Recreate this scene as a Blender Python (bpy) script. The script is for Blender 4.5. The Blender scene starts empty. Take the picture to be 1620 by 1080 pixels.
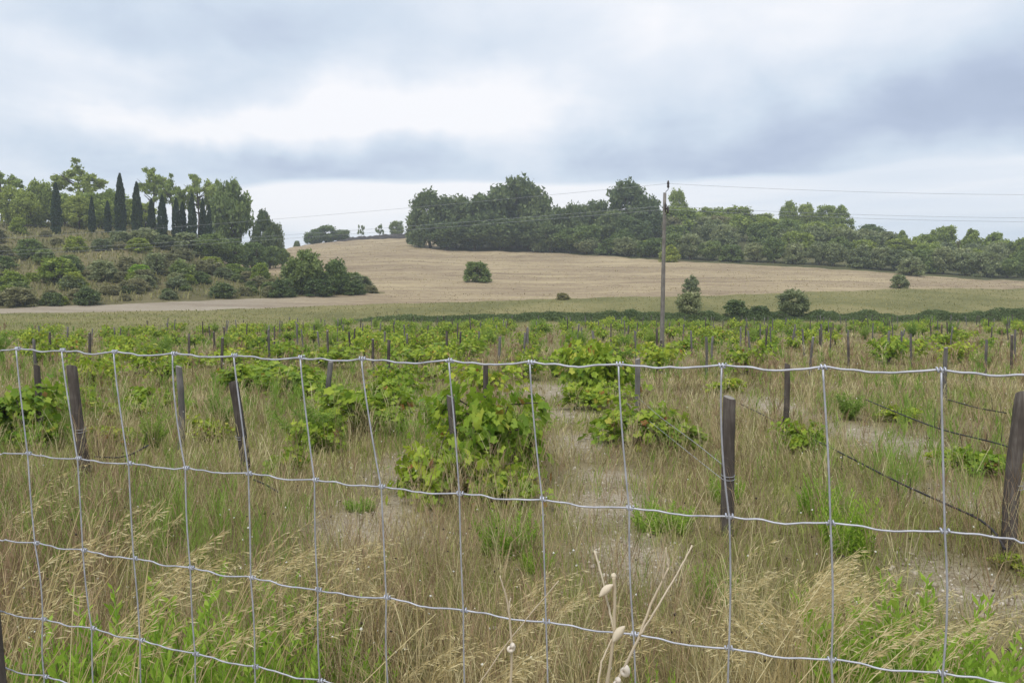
import bpy, math, random
import numpy as np
from mathutils import Vector

rng = np.random.default_rng(11)
random.seed(11)
R = math.radians
scene = bpy.context.scene
COL = scene.collection

# ------------------------------------------------------------------ camera
FPX, CX, CY, EYE = 1350.0, 810.0, 540.0, 1.5
PITCH = math.atan(45 / FPX)
cam_d = bpy.data.cameras.new('camera')
cam_d.sensor_width = 36.0
cam_d.lens = 36.0 * FPX / 1620.0
cam_d.clip_start = 0.05
cam_d.clip_end = 6000
cam = bpy.data.objects.new('camera', cam_d)
cam.location = (0, 0, EYE)
cam.rotation_euler = (math.pi / 2 - PITCH, 0, 0)
COL.objects.link(cam)
scene.camera = cam
scene.render.resolution_x, scene.render.resolution_y = 1024, 682
scene.view_settings.view_transform = 'Standard'
scene.view_settings.look = 'None'
scene.view_settings.gamma = 1.0
scene.view_settings.exposure = 0.45
scene.view_settings.use_curve_mapping = False
scene.render.engine = 'CYCLES'
scene.cycles.use_denoising = True
scene.cycles.max_bounces = 6
scene.cycles.diffuse_bounces = 3
scene.cycles.transmission_bounces = 3
scene.cycles.volume_bounces = 1
scene.cycles.transparent_max_bounces = 4

SUN_EL, SUN_AZ = R(58), R(205)          # azimuth clockwise from +Y (the view direction)


# ------------------------------------------------------------------ node helper
class NT:
    def __init__(s, tree):
        s.t = tree
        s.n = tree.nodes
        s.l = tree.links

    def put(s, sock, v):
        if isinstance(v, bpy.types.NodeSocket):
            s.l.new(v, sock)
        elif v is not None:
            sock.default_value = v

    def math(s, op, a, b=None, c=None, clamp=False):
        n = s.n.new('ShaderNodeMath')
        n.operation = op
        n.use_clamp = clamp
        s.put(n.inputs[0], a)
        if b is not None:
            s.put(n.inputs[1], b)
        if c is not None:
            s.put(n.inputs[2], c)
        return n.outputs[0]

    def vmath(s, op, a, b=None, scale=None):
        n = s.n.new('ShaderNodeVectorMath')
        n.operation = op
        s.put(n.inputs[0], a)
        if b is not None:
            s.put(n.inputs[1], b)
        if scale is not None:
            s.put(n.inputs['Scale'], scale)
        return n.outputs[0]

    def noise(s, vec, scale, detail=3, rough=0.55, dist=0.0, out='Fac'):
        n = s.n.new('ShaderNodeTexNoise')
        s.put(n.inputs['Vector'], vec)
        n.inputs['Scale'].default_value = scale
        n.inputs['Detail'].default_value = detail
        n.inputs['Roughness'].default_value = rough
        n.inputs['Distortion'].default_value = dist
        return n.outputs[out]

    def ramp(s, fac, stops, interp='LINEAR'):
        n = s.n.new('ShaderNodeValToRGB')
        cr = n.color_ramp
        cr.interpolation = interp
        while len(cr.elements) < len(stops):
            cr.elements.new(0.5)
        for e, (p, c) in zip(cr.elements, stops):
            e.position = p
            e.color = (c[0], c[1], c[2], 1) if hasattr(c, '__len__') else (c, c, c, 1)
        s.put(n.inputs['Fac'], fac)
        return n.outputs['Color']

    def mix(s, fac, a, b, blend='MIX'):
        n = s.n.new('ShaderNodeMix')
        n.data_type = 'RGBA'
        n.blend_type = blend
        s.put(n.inputs[0], fac)
        s.put(n.inputs[6], a if not isinstance(a, tuple) else (*a[:3], 1))
        s.put(n.inputs[7], b if not isinstance(b, tuple) else (*b[:3], 1))
        return n.outputs[2]

    def smooth(s, x, a, b):
        n = s.n.new('ShaderNodeMapRange')
        n.interpolation_type = 'SMOOTHSTEP'
        s.put(n.inputs['Value'], x)
        s.put(n.inputs['From Min'], a)
        s.put(n.inputs['From Max'], b)
        return n.outputs['Result']

    def comb(s, x, y, z):
        n = s.n.new('ShaderNodeCombineXYZ')
        for i, v in enumerate((x, y, z)):
            s.put(n.inputs[i], v)
        return n.outputs[0]

    def sep(s, v):
        n = s.n.new('ShaderNodeSeparateXYZ')
        s.l.new(v, n.inputs[0])
        return n.outputs

    def attr(s, name, out='Fac'):
        n = s.n.new('ShaderNodeAttribute')
        n.attribute_name = name
        return n.outputs[out]


# ------------------------------------------------------------------ world: clear sky almost wholly covered by layered cloud
world = bpy.data.worlds.new('World')
scene.world = world
world.use_nodes = True
w = NT(world.node_tree)
w.n.clear()
sky = w.n.new('ShaderNodeTexSky')
sky.sky_type = 'NISHITA'
sky.sun_disc = False
sky.sun_elevation = SUN_EL
sky.sun_rotation = SUN_AZ
bg1 = w.n.new('ShaderNodeBackground')
bg1.inputs['Strength'].default_value = 0.1
w.l.new(sky.outputs[0], bg1.inputs['Color'])
tc = w.n.new('ShaderNodeTexCoord')
d = tc.outputs['Generated']
dx, dy, dz = w.sep(d)
az = w.math('ARCTAN2', dx, dy)
el = w.math('ARCSINE', dz)
warp = w.noise(d, 5.0, 5, 0.55, out='Color')
warp = w.vmath('SUBTRACT', warp, (0.5, 0.5, 0.5))
wx, wy, wz = w.sep(warp)
azw = w.math('ADD', az, w.math('MULTIPLY', wx, 0.42))
elw = w.math('ADD', el, w.math('MULTIPLY', wy, 0.12))
# cloud layer seen in perspective
zp = w.math('ADD', w.math('MAXIMUM', dz, 0.0), 0.16)
pl = w.comb(w.math('DIVIDE', dx, zp), w.math('DIVIDE', dy, zp), 0.3)
f1 = w.noise(pl, 0.75, 7, 0.52, 0.5)
f2 = w.noise(pl, 2.6, 5, 0.55, 0.25)
L = w.math('MULTIPLY_ADD', w.math('SUBTRACT', f1, 0.5), 0.85, 0.68)
L = w.math('MULTIPLY_ADD', w.math('SUBTRACT', f2, 0.5), 0.55, L)


def blob(px, py, sx, sy, amp):
    """one cloud bank: centre (as a direction), half widths in radians"""
    global L
    a0 = math.atan((px - CX) / FPX)
    e0 = math.atan((495 - py) / FPX)
    ax = w.math('DIVIDE', w.math('SUBTRACT', azw, a0), sx)
    ey = w.math('DIVIDE', w.math('SUBTRACT', elw, e0), sy)
    r2 = w.math('ADD', w.math('MULTIPLY', ax, ax), w.math('MULTIPLY', ey, ey))
    g = w.math('POWER', 2.718, w.math('MULTIPLY', r2, -1.0))
    L = w.math('MULTIPLY_ADD', g, amp, L)


CLOUD_BANKS = [
    (720, 175, 0.16, 0.045, 0.34), (330, 212, 0.24, 0.020, 0.42), (60, 150, 0.14, 0.028, 0.26),
    (860, 230, 0.12, 0.045, 0.22), (1250, 60, 0.20, 0.05, 0.24), (1330, 215, 0.24, 0.042, -0.34),
    (1600, 235, 0.16, 0.03, -0.14), (300, 70, 0.30, 0.04, -0.22), (420, 130, 0.16, 0.030, -0.14),
    (200, 262, 0.25, 0.018, -0.16), (620, 272, 0.20, 0.020, -0.22), (1060, 150, 0.10, 0.04, 0.05),
    (1000, 20, 0.2, 0.05, 0.06), (1080, 255, 0.10, 0.025, -0.14)]
for b in CLOUD_BANKS:
    blob(*b)
# clear bright gap under the cloud base, all round the horizon
edge = w.math('MULTIPLY_ADD', w.noise(w.comb(az, 0.0, 0.0), 3.2, 2, 0.5), 0.05, 0.127)
edge = w.math('MULTIPLY_ADD', wz, 0.010, edge)
edge = w.math('MULTIPLY_ADD', w.smooth(az, -0.42, -0.24), 0.045, w.math('SUBTRACT', edge, 0.045))
gap = w.math('SUBTRACT', 1.0, w.smooth(el, w.math('SUBTRACT', edge, 0.006), w.math('ADD', edge, 0.004)))
streak = w.noise(w.comb(w.math('MULTIPLY', az, 3.0), w.math('MULTIPLY', el, 40.0), 0.0), 1.3, 4, 0.5)
gapL = w.math('MULTIPLY_ADD', w.smooth(el, 0.075, 0.125), 0.20, 0.60)
gapL = w.math('MULTIPLY_ADD', w.math('SUBTRACT', streak, 0.45), 0.5, gapL)
gapL = w.math('MULTIPLY_ADD', w.math('POWER', 2.718, w.math('MULTIPLY', w.math('MULTIPLY', w.math('SUBTRACT', az, -0.15), w.math('SUBTRACT', az, -0.15)), -9.0)), 0.22, gapL)
L = w.math('ADD', w.math('MULTIPLY', L, w.math('SUBTRACT', 1.0, gap)), w.math('MULTIPLY', gapL, gap))
ccol = w.ramp(L, [(0.0, (0.30, 0.355, 0.47)), (0.28, (0.37, 0.43, 0.55)), (0.55, (0.50, 0.57, 0.66)),
                  (0.80, (0.63, 0.67, 0.73)), (1.0, (0.76, 0.76, 0.78))])
bg2 = w.n.new('ShaderNodeBackground')
bg2.inputs['Strength'].default_value = 1.0
w.l.new(ccol, bg2.inputs['Color'])
msh = w.n.new('ShaderNodeMixShader')
msh.inputs[0].default_value = 0.94
w.l.new(bg1.outputs[0], msh.inputs[1])
w.l.new(bg2.outputs[0], msh.inputs[2])
wo = w.n.new('ShaderNodeOutputWorld')
w.l.new(msh.outputs[0], wo.inputs['Surface'])

sun_d = bpy.data.lights.new('sun', 'SUN')
sun_d.energy = 1.5
sun_d.angle = R(25)
sun_d.color = (1.0, 0.96, 0.90)
sun = bpy.data.objects.new('sun', sun_d)
sv = Vector((math.sin(SUN_AZ) * math.cos(SUN_EL), math.cos(SUN_AZ) * math.cos(SUN_EL), math.sin(SUN_EL)))
sun.rotation_euler = (-sv).to_track_quat('-Z', 'Y').to_euler()
sun.location = (0, 0, 60)
COL.objects.link(sun)


# ------------------------------------------------------------------ python helpers
def pt(px, py, D):
    """pixel + distance along the view axis -> world point"""
    cx = (px - CX) / FPX
    cy = -(py - CY) / FPX
    f = (0, math.cos(PITCH), -math.sin(PITCH))
    u = (0, math.sin(PITCH), math.cos(PITCH))
    dy_ = f[1] + cy * u[1]
    dz_ = f[2] + cy * u[2]
    return Vector((cx / dy_ * D, D, EYE + dz_ / dy_ * D))


def hash2(ix, iy, seed):
    n = (ix.astype(np.int64) * 374761393 + iy.astype(np.int64) * 668265263 + seed * 1274126177) & 0x7fffffff
    n = ((n ^ (n >> 13)) * 1274126177) & 0x7fffffff
    return ((n ^ (n >> 16)) & 0xffff) / 65535.0


def vnoise(x, y, seed=0):
    x = np.asarray(x, float)
    y = np.asarray(y, float)
    ix, iy = np.floor(x), np.floor(y)
    fx, fy = x - ix, y - iy
    fx = fx * fx * (3 - 2 * fx)
    fy = fy * fy * (3 - 2 * fy)
    a = hash2(ix, iy, seed)
    b = hash2(ix + 1, iy, seed)
    c = hash2(ix, iy + 1, seed)
    e = hash2(ix + 1, iy + 1, seed)
    return (a * (1 - fx) + b * fx) * (1 - fy) + (c * (1 - fx) + e * fx) * fy


def fbm(x, y, seed=0, o=3):
    s, a, t = 0, 1.0, 0
    for k in range(o):
        s = s + a * vnoise(np.asarray(x) * 2 ** k, np.asarray(y) * 2 ** k, seed + k * 17)
        t += a
        a *= 0.5
    return s / t


# terrain: for each column of the view a profile of (distance, image row) knots
CURVES = [
    # vineyard end
    [(0, 52, 531), (400, 62, 522), (800, 72, 516), (1200, 76, 514), (1620, 76, 513)],
    # verge end
    [(0, 78, 496), (300, 85, 491), (600, 95, 481), (900, 102, 472), (1100, 105, 468), (1300, 112, 461), (1450, 120, 456), (1620, 125, 457)],
    # track end / foot of the scrub slope
    [(0, 82, 488), (200, 90, 481), (400, 98, 472), (600, 108, 464), (640, 110, 462), (900, 115, 462), (1300, 120, 454), (1620, 130, 452)],
    # top of scrub slope
    [(0, 150, 364), (250, 150, 371), (330, 145, 402), (380, 135, 432), (440, 128, 437), (520, 122, 450), (600, 112, 462), (640, 113, 460), (900, 118, 459), (1300, 123, 451), (1620, 133, 450)],
    # field top
    [(0, 165, 352), (250, 165, 360), (330, 165, 394), (400, 180, 410), (450, 220, 397), (480, 240, 390), (560, 250, 383), (640, 250, 379), (675, 240, 381), (700, 207, 396), (860, 205, 399), (950, 190, 405), (1060, 175, 413), (1150, 168, 417), (1300, 160, 425), (1450, 155, 435), (1560, 150, 443), (1620, 150, 445)],
    # crest
    [(0, 200, 350), (250, 200, 358), (330, 190, 385), (400, 200, 402), (450, 232, 395), (480, 252, 388), (560, 265, 380), (640, 270, 376), (690, 265, 374), (860, 260, 372), (950, 260, 366), (1060, 260, 356), (1150, 260, 352), (1300, 250, 358), (1400, 250, 376), (1500, 230, 398), (1620, 220, 410)],
    [(0, 420, 445), (1620, 420, 445)],
    [(0, 1200, 492), (1620, 1200, 492)],
]


def cinterp(px, tab, col):
    xs = [t[0] for t in tab]
    ys = [t[col] for t in tab]
    acc = 0
    for o in (-24, -12, 0, 12, 24):
        acc = acc + np.interp(px + o, xs, ys)
    return acc / 5


def knots(px):
    """-> Dk (K,n), Hk (K,n)"""
    Dk = [np.full_like(px, 3.0), np.full_like(px, 42.0)]
    Hk = [np.zeros_like(px), np.zeros_like(px)]
    for tab in CURVES:
        D = cinterp(px, tab, 1)
        y = cinterp(px, tab, 2)
        Dk.append(D)
        Hk.append(EYE + (495 - y) / FPX * D)
    return np.array(Dk), np.array(Hk)


def ground(x, y):
    x = np.atleast_1d(np.asarray(x, float))
    y = np.atleast_1d(np.asarray(y, float))
    ys = np.maximum(y, 3.0)
    px = np.clip(CX + FPX * x / ys, -700, 2320)
    Dk, Hk = knots(px)
    h = np.zeros_like(x)
    for k in range(len(Dk) - 1):
        t = (ys - Dk[k]) / np.maximum(Dk[k + 1] - Dk[k], 0.01)
        m = (t >= 0) & (t <= 1)
        hh = Hk[k] * (1 - t) + Hk[k + 1] * t
        h = np.where(m, hh, h)
    h = np.where(ys > Dk[-1], Hk[-1], h)
    amp = np.clip(0.05 + ys * 0.002, 0, 0.6)
    h = h + amp * (fbm(x * 0.35, y * 0.35, 3, 2) - 0.5) + 0.05 * (fbm(x * 1.7, y * 1.7, 8, 3) - 0.5)
    return h


def gz(x, y):
    return float(ground(x, y)[0])


def hit(px, py, d0=2.5, d1=400):
    """where the ray through a pixel meets the ground"""
    Ds = np.geomspace(d0, d1, 1500)
    a = pt(px, py, 1.0)
    x = a.x * Ds
    z = EYE + (a.z - EYE) * Ds
    g = ground(x, Ds)
    i = np.argmax(g >= z)
    if g[i] < z[i]:
        i = len(Ds) - 1
    return float(x[i]), float(Ds[i]), float(g[i])


# ------------------------------------------------------------------ mesh helpers
class MB:
    """collects vertices and polygons (numpy), builds ONE mesh"""

    def __init__(s):
        s.V = []
        s.G = []
        s.n = 0

    def add(s, V, F, val=0.5, extra=None):
        V = np.asarray(V, np.float32).reshape(-1, 3)
        F = np.asarray(F, np.int64)
        if len(F) == 0:
            return
        val = np.broadcast_to(np.asarray(val, np.float32), (len(F),))
        s.V.append(V)
        s.G.append((F + s.n, val))
        s.n += len(V)

    def stamp(s, V, F, P, M, val):
        """copies of a small template: P (N,3), M (N,3,3), val (N,)"""
        N = len(P)
        if N == 0:
            return
        W = np.einsum('nij,vj->nvi', M, np.asarray(V, float)) + np.asarray(P)[:, None, :]
        off = (np.arange(N) * len(V))[:, None, None]
        for Fg in (F if isinstance(F, list) else [F]):
            Fg = np.asarray(Fg)
            FF = (Fg[None] + off).reshape(-1, Fg.shape[1])
            s.G.append((FF + s.n, np.repeat(np.asarray(val, np.float32), len(Fg))))
        s.V.append(W.reshape(-1, 3).astype(np.float32))
        s.n += N * len(V)

    def mesh(s, name, smooth=False, vattr=None):
        me = bpy.data.meshes.new(name)
        V = np.concatenate(s.V)
        me.vertices.add(len(V))
        me.vertices.foreach_set('co', V.ravel())
        loops = np.concatenate([F.ravel() for F, _ in s.G]).astype(np.int32)
        tot = np.concatenate([np.full(len(F), F.shape[1]) for F, _ in s.G]).astype(np.int32)
        start = np.concatenate([[0], np.cumsum(tot)[:-1]]).astype(np.int32)
        me.loops.add(len(loops))
        me.loops.foreach_set('vertex_index', loops)
        me.polygons.add(len(tot))
        me.polygons.foreach_set('loop_start', start)
        me.polygons.foreach_set('loop_total', tot)
        if smooth:
            me.polygons.foreach_set('use_smooth', np.ones(len(tot), bool))
        me.update(calc_edges=True)
        a = me.attributes.new('v', 'FLOAT', 'FACE')
        a.data.foreach_set('value', np.concatenate([v for _, v in s.G]).astype(np.float32))
        if vattr:
            for k, arr in vattr.items():
                b = me.attributes.new(k, 'FLOAT', 'POINT')
                b.data.foreach_set('value', np.asarray(arr, np.float32))
        return me


def tag(o, label=None, cat=None, group=None, kind=None):
    if label:
        o['label'] = label
    if cat:
        o['category'] = cat
    if group:
        o['group'] = group
    if kind:
        o['kind'] = kind
    return o


def obj(name, me, mat=None, parent=None):
    o = bpy.data.objects.new(name, me)
    COL.objects.link(o)
    if mat and not me.materials:
        me.materials.append(mat)
    if parent:
        o.parent = parent
    return o


def empty(name, loc, rz=0, sc=(1, 1, 1)):
    o = bpy.data.objects.new(name, None)
    COL.objects.link(o)
    o.location = loc
    o.rotation_euler = (0, 0, rz)
    o.scale = sc
    o.empty_display_size = 0.2
    return o


def tube(mb, P, r, sides=6, val=0.5, cap=True):
    P = np.asarray(P, float)
    n = len(P)
    r = np.broadcast_to(np.asarray(r, float), (n,))
    T = np.gradient(P, axis=0)
    T /= np.linalg.norm(T, axis=1)[:, None] + 1e-9
    ref = np.array([0, 0, 1.0]) if abs(T[:, 2]).mean() < 0.8 else np.array([1.0, 0, 0])
    A = np.cross(T, ref)
    A /= np.linalg.norm(A, axis=1)[:, None] + 1e-9
    B = np.cross(A, T)
    th = np.linspace(0, 2 * np.pi, sides, endpoint=False)
    ring = np.cos(th)[None, :, None] * A[:, None] + np.sin(th)[None, :, None] * B[:, None]
    V = (P[:, None] + ring * r[:, None, None]).reshape(-1, 3)
    i = np.arange(n - 1)[:, None] * sides
    j = np.arange(sides)[None]
    k = (j + 1) % sides
    F = np.stack([i + j, i + k, i + sides + k, i + sides + j], -1).reshape(-1, 4)
    mb.add(V, F, val)
    if cap:
        b = mb.n - len(V)
        for base in (0, (n - 1) * sides):
            q = np.arange(sides) + base
            if base == 0:
                q = q[::-1]
            mb.G.append((q[None] + b, np.array([val if np.isscalar(val) else 0.5], np.float32)))


def rotmats(n, tilt=None, g=rng):
    """random rotations"""
    q = g.normal(size=(n, 4))
    q /= np.linalg.norm(q, axis=1)[:, None]
    a, b, c, e = q.T
    return np.stack([np.stack([1 - 2 * (c * c + e * e), 2 * (b * c - a * e), 2 * (b * e + a * c)], -1),
                     np.stack([2 * (b * c + a * e), 1 - 2 * (b * b + e * e), 2 * (c * e - a * b)], -1),
                     np.stack([2 * (b * e - a * c), 2 * (c * e + a * b), 1 - 2 * (b * b + c * c)], -1)], 1)


def frames(dirs, g=rng):
    """rotation matrices whose Y axis follows dirs, random twist"""
    Y = dirs / (np.linalg.norm(dirs, axis=1)[:, None] + 1e-9)
    r = g.normal(size=Y.shape)
    X = np.cross(Y, r)
    X /= np.linalg.norm(X, axis=1)[:, None] + 1e-9
    Z = np.cross(X, Y)
    return np.stack([X, Y, Z], -1)


def blades(mb, P, h, wd, az_, bend, val):
    """grass blades: base point, height, width, lean azimuth, bend (0..1)"""
    P = np.asarray(P, float)
    N = len(P)
    ph = rng.uniform(0, np.pi, N)
    S = np.stack([np.cos(ph), np.sin(ph), np.zeros(N)], -1) * (wd / 2)[:, None]
    Dv = np.stack([np.cos(az_), np.sin(az_), np.zeros(N)], -1)
    up = np.array([0, 0, 1.0])
    mid = P + up * (h * 0.58)[:, None] + Dv * (h * bend * 0.28)[:, None]
    tip = P + up * (h * (1 - 0.32 * bend))[:, None] + Dv * (h * bend * 0.85)[:, None]
    V = np.stack([P - S, P + S, mid - S * 0.75, mid + S * 0.75, tip], 1).reshape(-1, 3)
    o = np.arange(N)[:, None] * 5
    mb.add(V, o + np.array([0, 1, 3, 2]), val)
    b = mb.n - len(V)
    mb.G.append((o + np.array([2, 3, 4]) + b, np.broadcast_to(np.asarray(val, np.float32), (N,))))


# ------------------------------------------------------------------ materials
def new_mat(name):
    m = bpy.data.materials.new(name)
    m.use_nodes = True
    t = NT(m.node_tree)
    t.n.clear()
    out = t.n.new('ShaderNodeOutputMaterial')
    return m, t, out


def principled(t, out, col, rough=0.8, spec=0.3, bump=None, metal=0.0, bump_d=0.02, bump_s=0.6):
    p = t.n.new('ShaderNodeBsdfPrincipled')
    t.put(p.inputs['Base Color'], (*col, 1) if isinstance(col, tuple) else col)
    t.put(p.inputs['Roughness'], rough)
    p.inputs['Specular IOR Level'].default_value = spec
    p.inputs['Metallic'].default_value = metal
    if bump is not None:
        b = t.n.new('ShaderNodeBump')
        b.inputs['Distance'].default_value = bump_d
        b.inputs['Strength'].default_value = bump_s
        t.l.new(bump, b.inputs['Height'])
        t.l.new(b.outputs[0], p.inputs['Normal'])
    t.l.new(p.outputs[0], out.inputs['Surface'])
    return p


def leaf_mat(name, stops, trans=0.3, var=0.25, rough=0.6, spec=0.25):
    """leaf colours along a ramp (each leaf its own value), plants differ a little"""
    m, t, out = new_mat(name)
    v = t.attr('v')
    oi = t.n.new('ShaderNodeObjectInfo')
    col = t.ramp(v, stops)
    br = t.math('MULTIPLY_ADD', oi.outputs['Random'], var, 1.0 - var / 2)
    hsv = t.n.new('ShaderNodeHueSaturation')
    t.put(hsv.inputs['Hue'], t.math('MULTIPLY_ADD', oi.outputs['Random'], -0.02 * var / 0.25, 0.5 + 0.01 * var / 0.25))
    t.put(hsv.inputs['Value'], br)
    t.put(hsv.inputs['Color'], col)
    col = hsv.outputs[0]
    p = t.n.new('ShaderNodeBsdfPrincipled')
    t.put(p.inputs['Base Color'], col)
    p.inputs['Roughness'].default_value = rough
    p.inputs['Specular IOR Level'].default_value = spec
    tr = t.n.new('ShaderNodeBsdfTranslucent')
    t.put(tr.inputs['Color'], col)
    mx = t.n.new('ShaderNodeMixShader')
    mx.inputs[0].default_value = trans
    t.l.new(p.outputs[0], mx.inputs[1])
    t.l.new(tr.outputs[0], mx.inputs[2])
    t.l.new(mx.outputs[0], out.inputs['Surface'])
    return m


M = {}
M['pine'] = leaf_mat('pine_needles', [(0, (0.1827, 0.2331, 0.0479)), (0.6, (0.315, 0.3843, 0.0781)), (1, (0.441, 0.504, 0.126))])
M['pine_dark'] = leaf_mat('dark_needles', [(0, (0.102, 0.138, 0.0576)), (0.6, (0.168, 0.216, 0.0816)), (1, (0.24, 0.288, 0.108))])
M['cypress'] = leaf_mat('cypress_scales', [(0, (0.028, 0.050, 0.026)), (0.6, (0.048, 0.080, 0.036)), (1, (0.08, 0.115, 0.05))], trans=0.15)
M['olive'] = leaf_mat('olive_leaves', [(0, (0.192, 0.222, 0.102)), (0.6, (0.294, 0.33, 0.15)), (1, (0.42, 0.444, 0.228))], var=0.35)
M['broad'] = leaf_mat('evergreen_leaves', [(0, (0.126, 0.174, 0.054)), (0.6, (0.216, 0.282, 0.084)), (1, (0.312, 0.372, 0.12))], var=0.3)
M['yellow'] = leaf_mat('bright_leaves', [(0, (0.18, 0.24, 0.0384)), (0.6, (0.324, 0.396, 0.06)), (1, (0.456, 0.492, 0.102))], var=0.3)
M['scrub'] = leaf_mat('scrub_leaves', [(0, (0.189, 0.1827, 0.0832)), (0.5, (0.2835, 0.2772, 0.126)), (1, (0.4032, 0.378, 0.2016))], var=0.4)
M['bramble'] = leaf_mat('bramble_leaves', [(0, (0.084, 0.126, 0.0432)), (0.6, (0.144, 0.198, 0.0672)), (1, (0.24, 0.288, 0.114))], var=0.3)
M['vine'] = leaf_mat('vine_leaves', [(0, (0.140, 0.245, 0.024)), (0.45, (0.305, 0.415, 0.038)), (0.8, (0.470, 0.540, 0.060)), (0.94, (0.60, 0.58, 0.10)), (0.97, (0.45, 0.24, 0.06)), (1, (0.34, 0.15, 0.05))], trans=0.38, var=0.3, rough=0.5)
M['fennel'] = leaf_mat('feathery_leaves', [(0, (0.165, 0.265, 0.040)), (0.6, (0.275, 0.405, 0.062)), (1, (0.40, 0.49, 0.11))], trans=0.35)
M['weed'] = leaf_mat('weed_leaves', [(0, (0.17, 0.295, 0.034)), (0.6, (0.31, 0.485, 0.052)), (1, (0.43, 0.56, 0.09))], trans=0.35, var=0.2)
M['dry'] = leaf_mat('dry_grass', [(0, (0.23, 0.180, 0.088)), (0.35, (0.40, 0.325, 0.160)), (0.7, (0.57, 0.485, 0.255)), (1, (0.76, 0.68, 0.41))], trans=0.25, var=0.0, rough=0.75)
M['rust'] = leaf_mat('brown_weed', [(0, (0.21, 0.140, 0.080)), (0.5, (0.35, 0.240, 0.140)), (1, (0.50, 0.365, 0.22))], trans=0.15, var=0.0, rough=0.8)
M['green'] = leaf_mat('green_grass', [(0, (0.19, 0.225, 0.052)), (0.5, (0.31, 0.350, 0.085)), (1, (0.44, 0.47, 0.14))], trans=0.3, var=0.0)
M['gold'] = leaf_mat('golden_straw', [(0, (0.50, 0.38, 0.16)), (0.5, (0.66, 0.54, 0.27)), (1, (0.80, 0.70, 0.42))], trans=0.3, var=0.0, rough=0.6)
M['stalk'] = leaf_mat('bleached_stalk', [(0, (0.48, 0.37, 0.24)), (1, (0.74, 0.63, 0.47))], trans=0.05, var=0.1, rough=0.7)
M['verge'] = leaf_mat('verge_grass', [(0, (0.19, 0.185, 0.062)), (0.5, (0.29, 0.27, 0.10)), (1, (0.44, 0.385, 0.175))], trans=0.25, var=0.0)


def wood_mat(name, c0, c1, c2):
    m, t, out = new_mat(name)
    tcn = t.n.new('ShaderNodeTexCoord')
    oi = t.n.new('ShaderNodeObjectInfo')
    o = t.vmath('ADD', tcn.outputs['Object'], t.vmath('SCALE', (7.3, 3.1, 5.7), scale=oi.outputs['Random']))
    mp = t.n.new('ShaderNodeMapping')
    mp.inputs['Scale'].default_value = (38, 38, 3.0)
    t.l.new(o, mp.inputs[0])
    g = t.noise(mp.outputs[0], 1.0, 5, 0.65, 0.4)
    big = t.noise(o, 5.0, 3, 0.6)
    f = t.math('ADD', t.math('MULTIPLY', g, 0.65), t.math('MULTIPLY', big, 0.45))
    col = t.ramp(f, [(0.35, c0), (0.55, c1), (0.75, c2)])
    sawn = t.math('MULTIPLY', t.math('GREATER_THAN', t.attr('v'), 0.7), 0.75)
    col = t.mix(sawn, col, (0.34, 0.31, 0.27))
    hsv = t.n.new('ShaderNodeHueSaturation')
    t.put(hsv.inputs['Value'], t.math('MULTIPLY_ADD', oi.outputs['Random'], 0.5, 0.75))
    t.put(hsv.inputs['Color'], col)
    principled(t, out, hsv.outputs[0], 0.85, 0.2, g, bump_d=0.008, bump_s=0.7)
    return m


M['stake'] = wood_mat('weathered_stake_wood', (0.040, 0.032, 0.027), (0.085, 0.070, 0.060), (0.165, 0.145, 0.125))
M['stake_grey'] = wood_mat('grey_stake_wood', (0.075, 0.068, 0.062), (0.135, 0.125, 0.115), (0.22, 0.205, 0.19))
M['pole'] = wood_mat('pole_wood', (0.095, 0.084, 0.075), (0.165, 0.150, 0.135), (0.26, 0.24, 0.215))
M['bark'] = wood_mat('bark', (0.045, 0.034, 0.026), (0.095, 0.072, 0.055), (0.16, 0.13, 0.10))


def plain(name, col, rough=0.6, metal=0.0, spec=0.4, nscale=0, namp=0.25):
    m, t, out = new_mat(name)
    c = col
    if nscale:
        tcn = t.n.new('ShaderNodeTexCoord')
        nz = t.noise(tcn.outputs['Object'], nscale, 4, 0.6)
        lo = tuple(x * (1 - namp) for x in col)
        hi = tuple(min(1, x * (1 + namp)) for x in col)
        c = t.ramp(nz, [(0.3, lo), (0.7, hi)])
    principled(t, out, c, rough, spec, metal=metal)
    return m


M['wire'] = plain('galvanised_wire', (0.47, 0.47, 0.51), 0.55, 0.5, 0.5, 40, 0.22)
M['knot'] = plain('wire_knot_zinc', (0.55, 0.56, 0.62), 0.45, 0.45, 0.5, 60, 0.25)
M['cable'] = plain('line_wire', (0.40, 0.41, 0.43), 0.5, 0.3)
M['hose'] = plain('black_hose', (0.030, 0.026, 0.026), 0.6, 0, 0.3, 20, 0.3)
M['iron'] = plain('dark_iron', (0.055, 0.053, 0.055), 0.6, 0.3, 0.4, 15, 0.3)
M['ceramic'] = plain('dark_insulator', (0.05, 0.04, 0.036), 0.3)
M['shell'] = plain('snail_shell', (0.78, 0.68, 0.56), 0.5, 0, 0.4, 120, 0.2)
M['flower'] = plain('white_flower', (0.80, 0.78, 0.70), 0.7)
M['seed'] = plain('dark_seed', (0.05, 0.035, 0.025), 0.8)
M['pebble'] = None


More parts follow.
